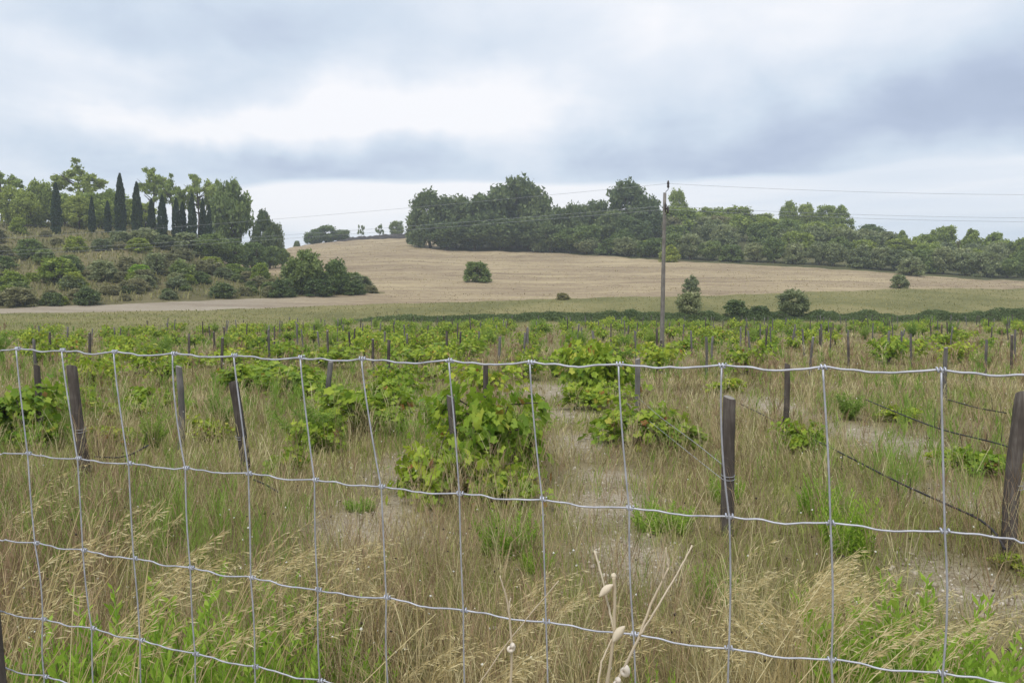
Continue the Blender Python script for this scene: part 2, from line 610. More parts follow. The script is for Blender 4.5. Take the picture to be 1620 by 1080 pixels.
def ground_mat(name, kind):
    m, t, out = new_mat(name)
    geo = t.n.new('ShaderNodeNewGeometry')
    P = geo.outputs['Position']
    if kind == 'soil':
        pale = t.attr('pale')
        a = t.noise(P, 0.5, 5, 0.6)
        b = t.noise(P, 5.0, 6, 0.65)
        c = t.noise(P, 40.0, 4, 0.7)
        vo = t.n.new('ShaderNodeTexVoronoi')
        vo.inputs['Scale'].default_value = 34
        t.l.new(P, vo.inputs['Vector'])
        stone = t.ramp(vo.outputs['Distance'], [(0.12, 1), (0.34, 0)])
        soil = t.ramp(b, [(0.3, (0.17, 0.125, 0.070)), (0.5, (0.26, 0.20, 0.115)), (0.72, (0.36, 0.29, 0.18))])
        litter = t.ramp(c, [(0.35, (0.18, 0.135, 0.070)), (0.6, (0.34, 0.275, 0.145)), (0.8, (0.50, 0.42, 0.24))])
        col = t.mix(0.55, soil, litter)
        moss = t.ramp(c, [(0.3, (0.135, 0.135, 0.050)), (0.7, (0.28, 0.265, 0.11))])
        mo = t.math('MULTIPLY', t.ramp(a, [(0.36, 0), (0.56, 1)]), t.ramp(b, [(0.35, 0.2), (0.6, 1)]))
        col = t.mix(t.math('MULTIPLY', mo, 0.7), col, moss)
        gravel = t.ramp(c, [(0.25, (0.26, 0.20, 0.14)), (0.55, (0.46, 0.39, 0.29)), (0.8, (0.62, 0.55, 0.43))])
        pf = t.math('MULTIPLY', pale, t.ramp(b, [(0.30, 0.35), (0.55, 1)]))
        col = t.mix(pf, col, gravel)
        col = t.mix(t.math('MULTIPLY', t.math('MULTIPLY', stone, pf), 0.6), col, (0.62, 0.56, 0.46))
        hgt = t.math('ADD', t.math('MULTIPLY', b, 1.0), t.math('MULTIPLY', c, 0.6))
        principled(t, out, col, 0.95, 0.1, hgt, bump_d=0.05, bump_s=0.8)
    elif kind in ('field', 'track'):
        mp = t.n.new('ShaderNodeMapping')
        mp.inputs['Scale'].default_value = (0.035, 0.26, 0.26)
        mp.inputs['Rotation'].default_value = (0, 0, R(7))
        t.l.new(P, mp.inputs[0])
        bands = t.noise(mp.outputs[0], 1.0, 4, 0.6, 0.6)
        big = t.noise(P, 0.03, 4, 0.6)
        fine = t.noise(P, 2.2, 5, 0.7)
        mp2 = t.n.new('ShaderNodeMapping')
        mp2.inputs['Scale'].default_value = (0.25, 1.6, 1.0)
        mp2.inputs['Rotation'].default_value = (0, 0, R(7))
        t.l.new(P, mp2.inputs[0])
        rows = t.noise(mp2.outputs[0], 1.0, 4, 0.65, 0.3)
        f = t.math('ADD', t.math('MULTIPLY', bands, 0.48), t.math('MULTIPLY', fine, 0.26))
        f = t.math('ADD', f, t.math('MULTIPLY', big, 0.22))
        f = t.math('ADD', f, t.math('MULTIPLY', rows, 0.34))
        if kind != 'field':
            trk = t.ramp(f, [(0.45, (0.21, 0.165, 0.12)), (0.62, (0.31, 0.255, 0.19)), (0.85, (0.43, 0.37, 0.28))])
        if True:
            col = t.ramp(f, [(0.50, (0.185, 0.138, 0.088)), (0.58, (0.265, 0.200, 0.130)), (0.66, (0.36, 0.280, 0.175)), (0.78, (0.49, 0.395, 0.235))])
        if kind != 'field':
            col = t.mix(t.attr('tr'), col, trk)
        principled(t, out, col, 0.95, 0.1, t.math('ADD', fine, rows), bump_d=0.15, bump_s=0.5)
    else:
        a = t.noise(P, 0.09, 4, 0.6, 0.3)
        b = t.noise(P, 1.1, 5, 0.7)
        c = t.noise(P, 6.0, 4, 0.7)
        f = t.math('ADD', t.math('MULTIPLY', a, 0.5), t.math('ADD', t.math('MULTIPLY', b, 0.3), t.math('MULTIPLY', c, 0.25)))
        if kind == 'verge':
            st = [(0.38, (0.13, 0.13, 0.05)), (0.50, (0.20, 0.19, 0.075)), (0.62, (0.29, 0.25, 0.115)), (0.75, (0.36, 0.31, 0.165))]
        elif kind == 'scrub':
            st = [(0.38, (0.09, 0.085, 0.038)), (0.52, (0.16, 0.14, 0.065)), (0.66, (0.24, 0.20, 0.105)), (0.8, (0.33, 0.27, 0.16))]
        else:
            st = [(0.38, (0.07, 0.075, 0.035)), (0.55, (0.12, 0.12, 0.055)), (0.75, (0.22, 0.19, 0.10))]
        principled(t, out, t.ramp(f, st), 0.95, 0.1, t.math('ADD', b, c), bump_d=0.2, bump_s=0.6)
    return m


for k in ('soil', 'field', 'track', 'verge', 'scrub', 'wood'):
    M['g_' + k] = ground_mat('ground_' + k, k)

m_, t_, o_ = new_mat('limestone_chips')
col_ = t_.ramp(t_.attr('v'), [(0, (0.28, 0.22, 0.16)), (0.6, (0.47, 0.40, 0.31)), (1, (0.66, 0.60, 0.50))])
principled(t_, o_, col_, 0.9, 0.2)
M['pebble'] = m_

# ------------------------------------------------------------------ terrain
PALE = [hit(px, py) + (r,) for px, py, r in [
    (580, 835, 0.75), (640, 800, 0.5), (1000, 885, 0.55), (960, 800, 0.7), (925, 700, 0.8), (1440, 705, 1.0), (650, 745, 0.7),
    (890, 655, 0.9), (650, 640, 1.3), (860, 620, 1.6), (1500, 790, 0.6), (1200, 640, 1.5), (1550, 930, 0.5), (960, 760, 0.6), (1380, 690, 0.9)]]


def pale_at(x, y):
    s = np.zeros_like(x)
    for (a, b, _, r) in PALE:
        d2 = ((x - a) / (r * 0.62)) ** 2 + ((y - b) / (r * 1.25)) ** 2
        s = np.maximum(s, np.exp(-d2 * 1.3))
    n = fbm(x * 2.3, y * 2.3, 5, 3)
    return np.clip(s * (0.35 + 1.3 * n), 0, 1)


def terrain():
    inner = np.linspace(-0.78, 0.78, 300)
    outer = np.geomspace(0.79, 7.0, 22)
    U = np.concatenate([-outer[::-1], inner, outer])
    px = np.clip(CX + FPX * U, -700, 2320)
    Dk, Hk = knots(px)
    nu = len(U)
    bins = {}

    def strip(rows_y, names, U_at=None):
        """rows_y (nr,nu) distances -> quads, sorted into the named sheets by column"""
        X = U[None] * np.maximum(rows_y, 6.0)
        Z = ground(X.ravel(), rows_y.ravel()).reshape(X.shape)
        V = np.stack([X, rows_y, Z], -1)
        nr = len(rows_y)
        i = np.arange(nr - 1)[:, None] * nu
        j = np.arange(nu - 1)[None]
        F = np.stack([i + j, i + j + 1, i + nu + j + 1, i + nu + j], -1)
        nm = np.array([names(p) for p in px[:-1]])
        for n in set(nm):
            FF = F[:, nm == n].reshape(-1, 4)
            used, inv = np.unique(FF, return_inverse=True)
            bins.setdefault(n, []).append((V.reshape(-1, 3)[used], inv.reshape(-1, 4)))

    near = np.concatenate([np.linspace(-30, 2, 9), np.linspace(2.5, 6, 40)])[:, None] * np.ones(nu)[None]
    strip(near, lambda p: 'vineyard_ground')
    K1 = Dk[2]
    t = (np.geomspace(6, 70, 150) - 6) / 64
    strip(6 + t[:, None] * (K1 - 6)[None], lambda p: 'vineyard_ground')

    def between(a, b, n):
        tt = np.linspace(0, 1, n)[:, None]
        return Dk[a][None] * (1 - tt) + Dk[b][None] * tt
    strip(between(2, 3, 24), lambda p: 'grass_verge')
    strip(between(3, 4, 6), lambda p: 'dirt_track' if p < 606 else 'stubble_field')
    strip(between(4, 5, 36), lambda p: 'scrub_hillside' if p < 606 else 'stubble_field')
    strip(between(5, 6, 60), lambda p: 'scrub_hillside' if p < 352 else 'stubble_field')
    strip(between(6, 7, 36), lambda p: 'scrub_hillside' if p < 440 else ('stubble_field' if p < 690 else 'wooded_hill'))
    strip(between(7, 8, 12), lambda p: 'far_hill')
    strip(between(8, 9, 8), lambda p: 'far_hill')
    mats = dict(vineyard_ground='g_soil', grass_verge='g_verge', dirt_track='g_track', stubble_field='g_field',
                scrub_hillside='g_scrub', wooded_hill='g_wood', far_hill='g_wood')
    for n, parts in bins.items():
        mb = MB()
        for V, F in parts:
            mb.add(V, F)
        va = None
        if n == 'vineyard_ground':
            V = np.concatenate(mb.V)
            va = {'pale': pale_at(V[:, 0].astype(float), V[:, 1].astype(float))}
        if n == 'dirt_track':
            V = np.concatenate(mb.V).astype(float)
            va = {'tr': np.clip((600 - (CX + FPX * V[:, 0] / V[:, 1])) / 230, 0, 1)}
        o = obj(n, mb.mesh(n, True, va), M[mats[n]])
        tag(o, kind='structure')


terrain()

# ------------------------------------------------------------------ trees and shrubs
LEAF_V = np.array([[0, -0.5, 0], [0.32, 0.0, 0.10], [0, 0.5, 0], [-0.32, 0.0, 0.10]])
LEAF_F = np.array([[0, 1, 2, 3]])
TRI_V = np.array([[-0.42, -0.4, 0], [0.42, -0.3, 0.06], [0.05, 0.6, 0]])
TRI_F = np.array([[0, 1, 2]])


def clumped(n, centers, radii, g, squash=0.8, shell=0.55):
    k = g.integers(0, len(centers), n)
    dv = g.normal(size=(n, 3))
    dv /= np.linalg.norm(dv, axis=1)[:, None]
    rr = radii[k] * np.clip(np.abs(g.normal(0.62, 0.36, n)), 0, 1.22)
    P = centers[k] + dv * rr[:, None] * np.array([1, 1, squash])
    return P, dv, k


def crown_mesh(name, kind, seed, mat):
    """crown 1 high x 1 wide (unit); scaled by its tree. Many leaf-spray faces in clumps."""
    g = np.random.default_rng(seed)
    mb = MB()
    if kind == 'cypress':
        n = 4200
        z = g.random(n) ** 0.85
        prof = 0.5 * np.interp(z, [0, 0.08, 0.35, 0.7, 0.92, 1], [0.55, 0.85, 1.0, 0.72, 0.32, 0.05])
        th = g.uniform(0, 2 * np.pi, n)
        lump = 1 + 0.22 * np.sin(th * 3 + z * 17 + seed) * np.sin(z * 31 + seed * 2)
        r = prof * lump * g.uniform(0.6, 1.05, n)
        P = np.stack([np.cos(th) * r, np.sin(th) * r, z], -1)
        dv = np.stack([np.cos(th) * 0.5, np.sin(th) * 0.5, np.full(n, 0.0)], -1) + g.normal(size=(n, 3)) * np.array([0.3, 0.3, 0.1]) + np.array([0, 0, 0.9])
        s = g.uniform(0.08, 0.17, n)
        Mx = frames(dv * np.array([3, 3, 1]), g) * s[:, None, None]
        Mx[:, 2] *= 0.45
        mb.stamp(TRI_V, TRI_F, P, Mx, g.random(n))
        return mb.mesh(name)
    if kind == 'umbrella':
        nc, n, sz = 50, 4600, 0.030
        a = g.uniform(0, 2 * np.pi, nc)
        r = np.sqrt(g.random(nc)) * 0.42
        C = np.stack([np.cos(a) * r, np.sin(a) * r, 0.86 - 0.75 * r * r * 2 + g.normal(size=nc) * 0.06 - 0.12 * (g.random(nc) < 0.3)], -1)
        rad = g.uniform(0.045, 0.095, nc)
        P, dv, k = clumped(n, C, rad, g, 0.55)
        z0 = 0.62
    elif kind == 'pine':
        nc, n, sz = 60, 7000, 0.042
        a = g.uniform(0, 2 * np.pi, nc)
        zc = g.uniform(0.12, 0.93, nc)
        rmax = 0.43 * np.interp(zc, [0, 0.2, 0.45, 0.8, 1], [0.55, 0.9, 1.0, 0.75, 0.25])
        r = rmax * np.sqrt(g.uniform(0.25, 1, nc))
        C = np.stack([np.cos(a) * r, np.sin(a) * r, zc], -1)
        C = np.vstack([C, [[0, 0, 0.5], [0.1, 0.1, 0.75], [-0.1, 0, 0.3]]])
        rad = np.concatenate([g.uniform(0.08, 0.17, nc), [0.32, 0.24, 0.32]])
        P, dv, k = clumped(n, C, rad, g, 0.85)
    elif kind == 'conic':
        nc, n, sz = 56, 6000, 0.042
        a = g.uniform(0, 2 * np.pi, nc)
        zc = g.uniform(0.06, 0.95, nc)
        r = 0.44 * np.interp(zc, [0, 0.15, 0.5, 1], [0.85, 1.0, 0.78, 0.08]) * np.sqrt(g.uniform(0.2, 1, nc))
        C = np.stack([np.cos(a) * r, np.sin(a) * r, zc], -1)
        rad = np.interp(zc, [0, 1], [0.16, 0.07]) * g.uniform(0.8, 1.15, nc)
        P, dv, k = clumped(n, C, rad, g, 0.95)
    elif kind == 'round':
        nc, n, sz = 70, 7500, 0.040
        dvc = g.normal(size=(nc, 3))
        dvc /= np.linalg.norm(dvc, axis=1)[:, None]
        rr = g.uniform(0.45, 1.0, nc) ** 0.5
        C = dvc * rr[:, None] * np.array([0.38, 0.38, 0.38]) + np.array([0, 0, 0.52])
        rad = g.uniform(0.07, 0.15, nc)
        C = np.vstack([C, [[0, 0, 0.5]]])
        rad = np.append(rad, 0.36)
        P, dv, k = clumped(n, C, rad, g, 0.9)
        P[:, 2] = np.maximum(P[:, 2], 0.02 + 0.05 * g.random(n))
    elif kind == 'shrub':                      # dome reaching the ground
        nc, n, sz = 60, 5200, 0.048
        a = g.uniform(0, 2 * np.pi, nc)
        zc = g.random(nc) ** 0.8 * 0.85
        r = 0.42 * np.sqrt(np.maximum(1 - (zc / 0.95) ** 1.35, 0.01)) * np.sqrt(g.uniform(0.3, 1, nc))
        C = np.stack([np.cos(a) * r, np.sin(a) * r, zc], -1)
        rad = g.uniform(0.08, 0.15, nc)
        C = np.vstack([C, [[0, 0, 0.35], [0, 0, 0.1]]])
        rad = np.append(rad, [0.32, 0.36])
        P, dv, k = clumped(n, C, rad, g, 0.95)
        P[:, 2] = np.maximum(P[:, 2], 0.01 + 0.06 * g.random(n))
    elif kind == 'sparse':
        nc, n, sz = 20, 1000, 0.055
        a = g.uniform(0, 2 * np.pi, nc)
        zc = g.uniform(0.45, 0.95, nc)
        r = 0.42 * np.sqrt(g.random(nc))
        C = np.stack([np.cos(a) * r, np.sin(a) * r, zc], -1)
        rad = g.uniform(0.06, 0.13, nc)
        P, dv, k = clumped(n, C, rad, g, 0.9)
    s = g.uniform(0.6, 1.4, len(P)) * sz
    dirs = dv + g.normal(size=dv.shape) * 0.9
    Mx = frames(dirs, g) * s[:, None, None] * 1.5
    kv = g.random(int(k.max()) + 1)
    val = np.clip(0.35 * kv[k] + 0.65 * g.random(len(P)), 0, 1)
    mb.stamp(TRI_V, TRI_F, P, Mx, val)
    if kind == 'sparse' or kind == 'umbrella':
        mb.centers = C
    me = mb.mesh(name)
    return me


def trunk_mesh(name, kind, seed):
    """trunk + limbs, unit tree (0..1), root slightly below the ground"""
    g = np.random.default_rng(seed + 500)
    mb = MB()
    r0 = {'cypress': 0.06, 'umbrella': 0.028, 'pine': 0.035, 'conic': 0.035, 'round': 0.045, 'shrub': 0.025, 'sparse': 0.03}[kind]
    if kind == 'shrub':
        for q in range(6):
            a = q * 1.05 + g.random()
            z = np.linspace(-0.04, 0.7, 5)
            rr = 0.02 + 0.36 * np.linspace(0, 1, 5) ** 1.2 * g.uniform(0.5, 1)
            tube(mb, np.stack([np.cos(a) * rr, np.sin(a) * rr, z], -1), np.linspace(r0, 0.006, 5), 5)
        return mb.mesh(name, True)
    top = {'cypress': 0.6, 'umbrella': 0.72, 'pine': 0.85, 'conic': 0.9, 'round': 0.55, 'sparse': 0.75}[kind]
    z = np.linspace(-0.05, top, 9)
    wob = np.cumsum(g.normal(size=(9, 2)) * 0.012, axis=0)
    T = np.column_stack([wob[:, 0], wob[:, 1], z])
    tube(mb, T, np.linspace(r0, r0 * 0.4, 9), 7)
    nl = {'cypress': 0, 'umbrella': 12, 'pine': 10, 'conic': 8, 'round': 8, 'sparse': 9}[kind]
    for q in range(nl):
        t0 = g.uniform(0.55, 0.98) if kind in ('umbrella',) else g.uniform(0.25, 0.95)
        i = t0 * 8
        b = np.array([np.interp(i, range(9), T[:, c]) for c in range(3)])
        a = q * 2.4 + g.random()
        ln = g.uniform(0.22, 0.42)
        up = {'umbrella': 0.45, 'pine': 0.35, 'conic': 0.15, 'round': 0.7, 'sparse': 0.6}[kind]
        s = np.linspace(0, 1, 5)
        L_ = b + np.stack([np.cos(a) * ln * s, np.sin(a) * ln * s, up * ln * s ** 1.3], -1)
        tube(mb, L_, np.linspace(r0 * 0.42, r0 * 0.1, 5), 5)
    return mb.mesh(name, True)


CROWNS = {}


def crown_variant(kind, mat, i):
    key = (kind, i)
    if key not in CROWNS:
        sd = abs(hash((kind, i))) % 9999 if False else (sum(map(ord, kind)) * 7 + i * 31)
        cm = crown_mesh('crown', kind, sd, mat)
        cm.materials.append(M['olive'])
        tm = trunk_mesh('trunk', kind, sd)
        tm.materials.append(M['bark'])
        CROWNS[key] = (cm, tm)
    return CROWNS[key]


NVAR = {'cypress': 3, 'umbrella': 3, 'pine': 4, 'conic': 3, 'round': 4, 'shrub': 5, 'sparse': 2}
tree_i = 0


def plant(name, kind, mat, x, y, z, wid, hgt, label, cat, group=None):
    """one tree or shrub: an Empty at its foot, trunk (or stems) and crown (or foliage)"""
    global tree_i
    tree_i += 1
    i = tree_i % NVAR[kind]
    cm, tm = crown_variant(kind, mat, i)
    e = empty(name, (x, y, z), random.uniform(0, 6.28), (wid, wid, hgt))
    tag(e, label, cat, group)
    obj('stems' if kind == 'shrub' else 'trunk', tm, None, e)
    c = obj('foliage' if kind == 'shrub' else 'crown', cm, None, e)
    c.material_slots[0].link = 'OBJECT'
    c.material_slots[0].material = M[str(mat)]
    return e


def plant_px(name, kind, mat, px, ytop, ybase, wpx, label, cat='tree', group=None, D=None):
    """size and place from the photograph: foot on the ground at (px, ybase), or at distance D"""
    if D is None:
        x, y, z = hit(px, ybase, 45)
    else:
        y = D
        x = (px - CX) / FPX * D
        z = gz(x, y)
    top = pt(px, ytop, y).z
    hgt = max(top - z, 0.4) / 0.97
    wid = wpx / FPX * y / 0.97
    return plant(name, kind, mat, x, y, z - 0.05, wid, hgt, label, cat, group)


DEFER = []


def defer(o, phrase, px, D, where, cat, group):
    o['category'] = cat
    o['group'] = group
    DEFER.append((o, phrase, px, D, where))


def nth(i):
    if i < 20:
        return NTH[i]
    tens = ['twenty', 'thirty', 'forty', 'fifty', 'sixty', 'seventy', 'eighty', 'ninety']
    if i % 10 == 9:
        return ['thirtieth', 'fortieth', 'fiftieth', 'sixtieth', 'seventieth', 'eightieth', 'ninetieth'][i // 10 - 2]
    return tens[(i + 1) // 10 - 2] + '-' + NTH[(i + 1) % 10 - 1]


NTH = ['first', 'second', 'third', 'fourth', 'fifth', 'sixth', 'seventh', 'eighth', 'ninth', 'tenth', 'eleventh', 'twelfth',
       'thirteenth', 'fourteenth', 'fifteenth', 'sixteenth', 'seventeenth', 'eighteenth', 'nineteenth', 'twentieth']

# left hill, umbrella pines on the crest
for px, yt, wpx, D, lab in [
        (132, 257, 86, 176, 'tall umbrella pine with wide flat crown standing above the rest of the left hill'),
        (6, 266, 74, 170, 'pine with ragged crown cut off by the left edge of the view'),
        (246, 265, 62, 178, 'open-crowned pine with bare trunk right of the two tallest cypresses'),
        (276, 279, 44, 176, 'slim thin-crowned pine between the two broad open pines on the left hill'),
        (316, 272, 66, 178, 'broad thin-crowned pine with bare trunks just left of the big round dark tree'),
        (345, 284, 44, 182, 'sparse pine crown partly behind the big round dark tree')]:
    plant_px('umbrella_pine', 'umbrella', 'pine', px, yt, 350, wpx, lab, 'tree', None, D)
for k, (px, yt, wpx, D) in enumerate([(25, 294, 60, 158), (68, 289, 48, 160), (105, 304, 50, 160), (150, 308, 62, 162), (183, 300, 50, 165), (212, 316, 40, 166), (45, 302, 50, 155), (128, 312, 54, 157), (168, 314, 50, 158), (232, 322, 40, 162)]):
    plant_px('bushy_pine', 'pine' if k % 2 else 'round', 'pine', px, yt, 350, wpx,
             f'bushy pine on the left crest, {NTH[sorted([25, 68, 105, 150, 183, 212, 45, 128, 168, 232]).index(px)]} from the left of the low pines', 'tree', 'bushy pines on the left hill', D)
plant_px('round_tree', 'round', 'broad', 368, 282, 362, 70, 'big rounded dark green tree at the right end of the left hill', 'tree', None, 160)
plant_px('round_tree', 'shrub', 'pine_dark', 352, 322, 366, 40, 'smaller dark rounded tree tucked left under the big round tree', 'tree', None, 163)
for k, (px, yt, yb, wpx, D) in enumerate([(92, 291, 367, 15, 146), (148, 314, 366, 10, 150), (173, 319, 366, 11, 149), (193, 278, 364, 16, 146), (219, 291, 364, 15, 146), (242, 316, 365, 12, 147), (259, 311, 367, 15, 145), (281, 316, 366, 13, 146), (291, 322, 366, 12, 148), (306, 310, 366, 14, 146), (323, 317, 366, 12, 148), (333, 327, 366, 10, 147)]):
    plant_px('cypress_tree', 'cypress', 'cypress', px, yt, yb, wpx, f'slim dark cypress on the left hill, {NTH[k]} cypress from the left', 'tree', 'cypresses on the left hill', D)


# shaggy dark trees at the end of the left hill
plant_px('shaggy_tree', 'conic', 'pine_dark', 417, 332, 392, 46, 'dark shaggy pointed tree at the right foot of the left hill', 'tree', None, 160)
plant_px('shaggy_tree', 'pine', 'pine_dark', 434, 354, 394, 34, 'shorter dark tree right of the shaggy pointed one', 'tree', None, 164)

# evergreen band across the middle of the left hill
BAND = [(190, 364, 400, 46), (228, 359, 402, 52), (262, 372, 406, 46), (298, 366, 405, 54), (338, 368, 408, 58), (372, 376, 411, 54), (402, 380, 411, 46), (428, 386, 410, 40), (448, 392, 408, 26)]
for k, (px, yt, yb, wpx) in enumerate(BAND):
    plant_px('evergreen_shrub', 'round' if k % 3 else 'shrub', 'broad' if k > 3 else 'olive', px, yt, yb, wpx, f'dense rounded evergreen below the cypresses, {NTH[k]} from the left in the dark band', 'shrub', 'evergreen band on the left hill', D=float(np.interp(px, [180, 340, 450], [134, 136, 150])))

SCRUBS = [
    (90, 405, 447, 72, 'yellow', 'broad bright yellow-green shrub in the middle of the left slope'),
    (118, 428, 458, 44, 'yellow', 'smaller yellow-green shrub at the right foot of the broad bright one'),
    (30, 342, 370, 30, 'yellow', 'small yellowish bush near the top left of the hill'),
    (290, 408, 446, 52, 'broad', 'compact dark green bush at the middle of the slope left of the pale field patch'),
    (162, 410, 444, 54, 'olive', 'grey-green domed shrub right of the bright yellow-green shrub'),
    (202, 404, 432, 40, 'scrub', 'dull grey shrub between two greener shrubs on the left slope'),
    (244, 398, 434, 44, 'olive', 'tall grey-green shrub above the light green bush on the left slope'),
    (222, 416, 442, 40, 'weed', 'light fresh green bush in front of the tall grey-green shrub'),
    (140, 450, 482, 46, 'bramble', 'low dark green bush just above the track at the left'),
    (48, 376, 410, 54, 'broad', 'dark rounded shrub high on the left slope near the edge'),
    (70, 392, 418, 40, 'broad', 'dark shrub below right of the high rounded shrub'),
    (120, 372, 398, 40, 'yellow', 'pale green bush below the first cypress'),
    (160, 376, 396, 36, 'olive', 'small olive bush below the cypresses of the left hill'),
    (20, 426, 460, 54, 'yellow', 'olive-yellow bush at the left edge of the slope'),
    (28, 452, 484, 60, 'scrub', 'brownish tangled shrub at the lower left corner of the slope'),
    (412, 414, 448, 36, 'yellow', 'small yellow-green tree in front of the pale field patch'),
    (478, 393, 466, 70, 'broad', 'large dark green tree of the clump beside the track'),
    (530, 409, 466, 48, 'broad', 'second dark rounded tree of the clump, right of the largest'),
    (560, 440, 466, 42, 'bramble', 'low spreading bush at the right of the dark clump by the track'),
    (506, 440, 468, 54, 'bramble', 'low dense bush in front of the gap in the dark clump'),
    (587, 450, 464, 26, 'scrub', 'last little bush at the right tip of the track side clump'),
    (448, 440, 470, 48, 'bramble', 'bushy undergrowth left of the large dark tree of the clump'),
    (753, 411, 446, 50, 'broad', 'lone rounded dark bush standing in the stubble field'),
    (1093, 434, 462, 30, 'olive', 'small bush in the field directly behind the hedge olive'),
    (1422, 433, 456, 32, 'olive', 'small grey-green bush standing on the right part of the field'),
    (1440, 405, 436, 50, 'olive', 'grey bulging bush ahead of the wood edge behind the small field bush'),
    (890, 462, 474, 26, 'verge', 'tiny dry bush on the near edge of the field'),
]
for px, yt, yb, wpx, mat, lab in SCRUBS:
    big = yb - yt > 50
    plant_px('round_tree' if big else 'shrub', 'round' if big else 'shrub', mat, px, yt, yb, wpx, lab, 'tree' if 'tree' in lab.split(' of ')[0] else 'shrub')

# smaller scrub scattered over the slope
g = np.random.default_rng(5)
cnt = 0
while cnt < 105:
    px = g.uniform(-40, 600)
    lo = np.interp(px, [0, 300, 600], [486, 474, 464])
    hi = np.interp(px, [0, 250, 330, 400, 600], [370, 385, 412, 438, 452])
    py = hi + (lo - hi) * g.random() ** 0.7
    s = g.uniform(0.5, 1.25)
    mat = g.choice(['scrub', 'scrub', 'olive', 'broad', 'bramble', 'yellow', 'scrub'])
    hpx = 20 * s
    low = py > lo - 16
    o = plant_px('scrub_bush', 'shrub', mat, px, py - hpx, py, 40 * s, None, 'shrub')
    look = {'scrub': 'brownish', 'olive': 'grey-green', 'broad': 'dark green', 'bramble': 'dull green', 'yellow': 'yellow-green'}[str(mat)]
    defer(o, f'low {look} bush', px, py, 'along the track edge' if low else ('on the upper left slope' if py < (lo + hi) / 2 else 'on the lower left slope'), 'shrub', 'scrub on the left slope')
    cnt += 1

# skyline trees beyond the stubble field
for px, yt, wpx, D, kind, mat, lab in [
        (497, 362, 38, 262, 'round', 'broad', 'left crown of the dark tree group on the skyline above the field'),
        (518, 356, 44, 264, 'round', 'broad', 'tallest middle crown of the skyline tree group above the field'),
        (540, 361, 36, 266, 'round', 'broad', 'right crown of the dark skyline tree group'),
        (471, 380, 14, 258, 'shrub', 'broad', 'tiny round bush left of the skyline tree group'),
        (572, 356, 12, 272, 'sparse', 'broad', 'spindly nearly bare little tree on the skyline'),
        (601, 356, 16, 272, 'sparse', 'broad', 'small thin tree in the middle of the bare skyline'),
        (628, 347, 26, 272, 'round', 'broad', 'rounded small tree on the skyline next to the big wood')]:
    plant_px('skyline_tree', kind, mat, px, yt, 380, wpx, lab, 'tree', None, D)


# dark stone bank along the skyline
def bank():
    mb = MB()
    g = np.random.default_rng(77)
    pxs = np.linspace(520, 700, 60)
    Ds = np.full(60, 262.0)
    x = (pxs - CX) / FPX * Ds
    z = ground(x, Ds)
    top = np.array([pt(p, y, 262).z for p, y in zip(pxs, np.interp(pxs, [520, 560, 600, 650, 700], [385, 375, 372, 369, 368]))])
    top = np.maximum(top + g.normal(size=60) * 0.12, z + 0.2)
    rows = []
    for off, hh in [(-1.5, -0.5), (-1.1, 0.75), (-0.5, 1.0), (0.5, 1.0), (1.1, 0.75), (1.5, -0.5)]:
        rows.append(np.stack([x, Ds + off + g.normal(size=60) * 0.08, np.where(hh < 0, z - 0.5, z + (top - z) * hh)], -1))
    V = np.concatenate(rows)
    i = np.arange(5)[:, None] * 60
    j = np.arange(59)[None]
    F = np.stack([i + j, i + j + 1, i + 60 + j + 1, i + 60 + j], -1).reshape(-1, 4)
    mb.add(V, F)
    o = obj('stone_bank', mb.mesh('stone_bank', True), plain('dark_bank', (0.075, 0.068, 0.066), 0.95, 0, 0.1, 1.2, 0.5))
    tag(o, 'low dark bank along the skyline left of the big wood', 'bank')


bank()

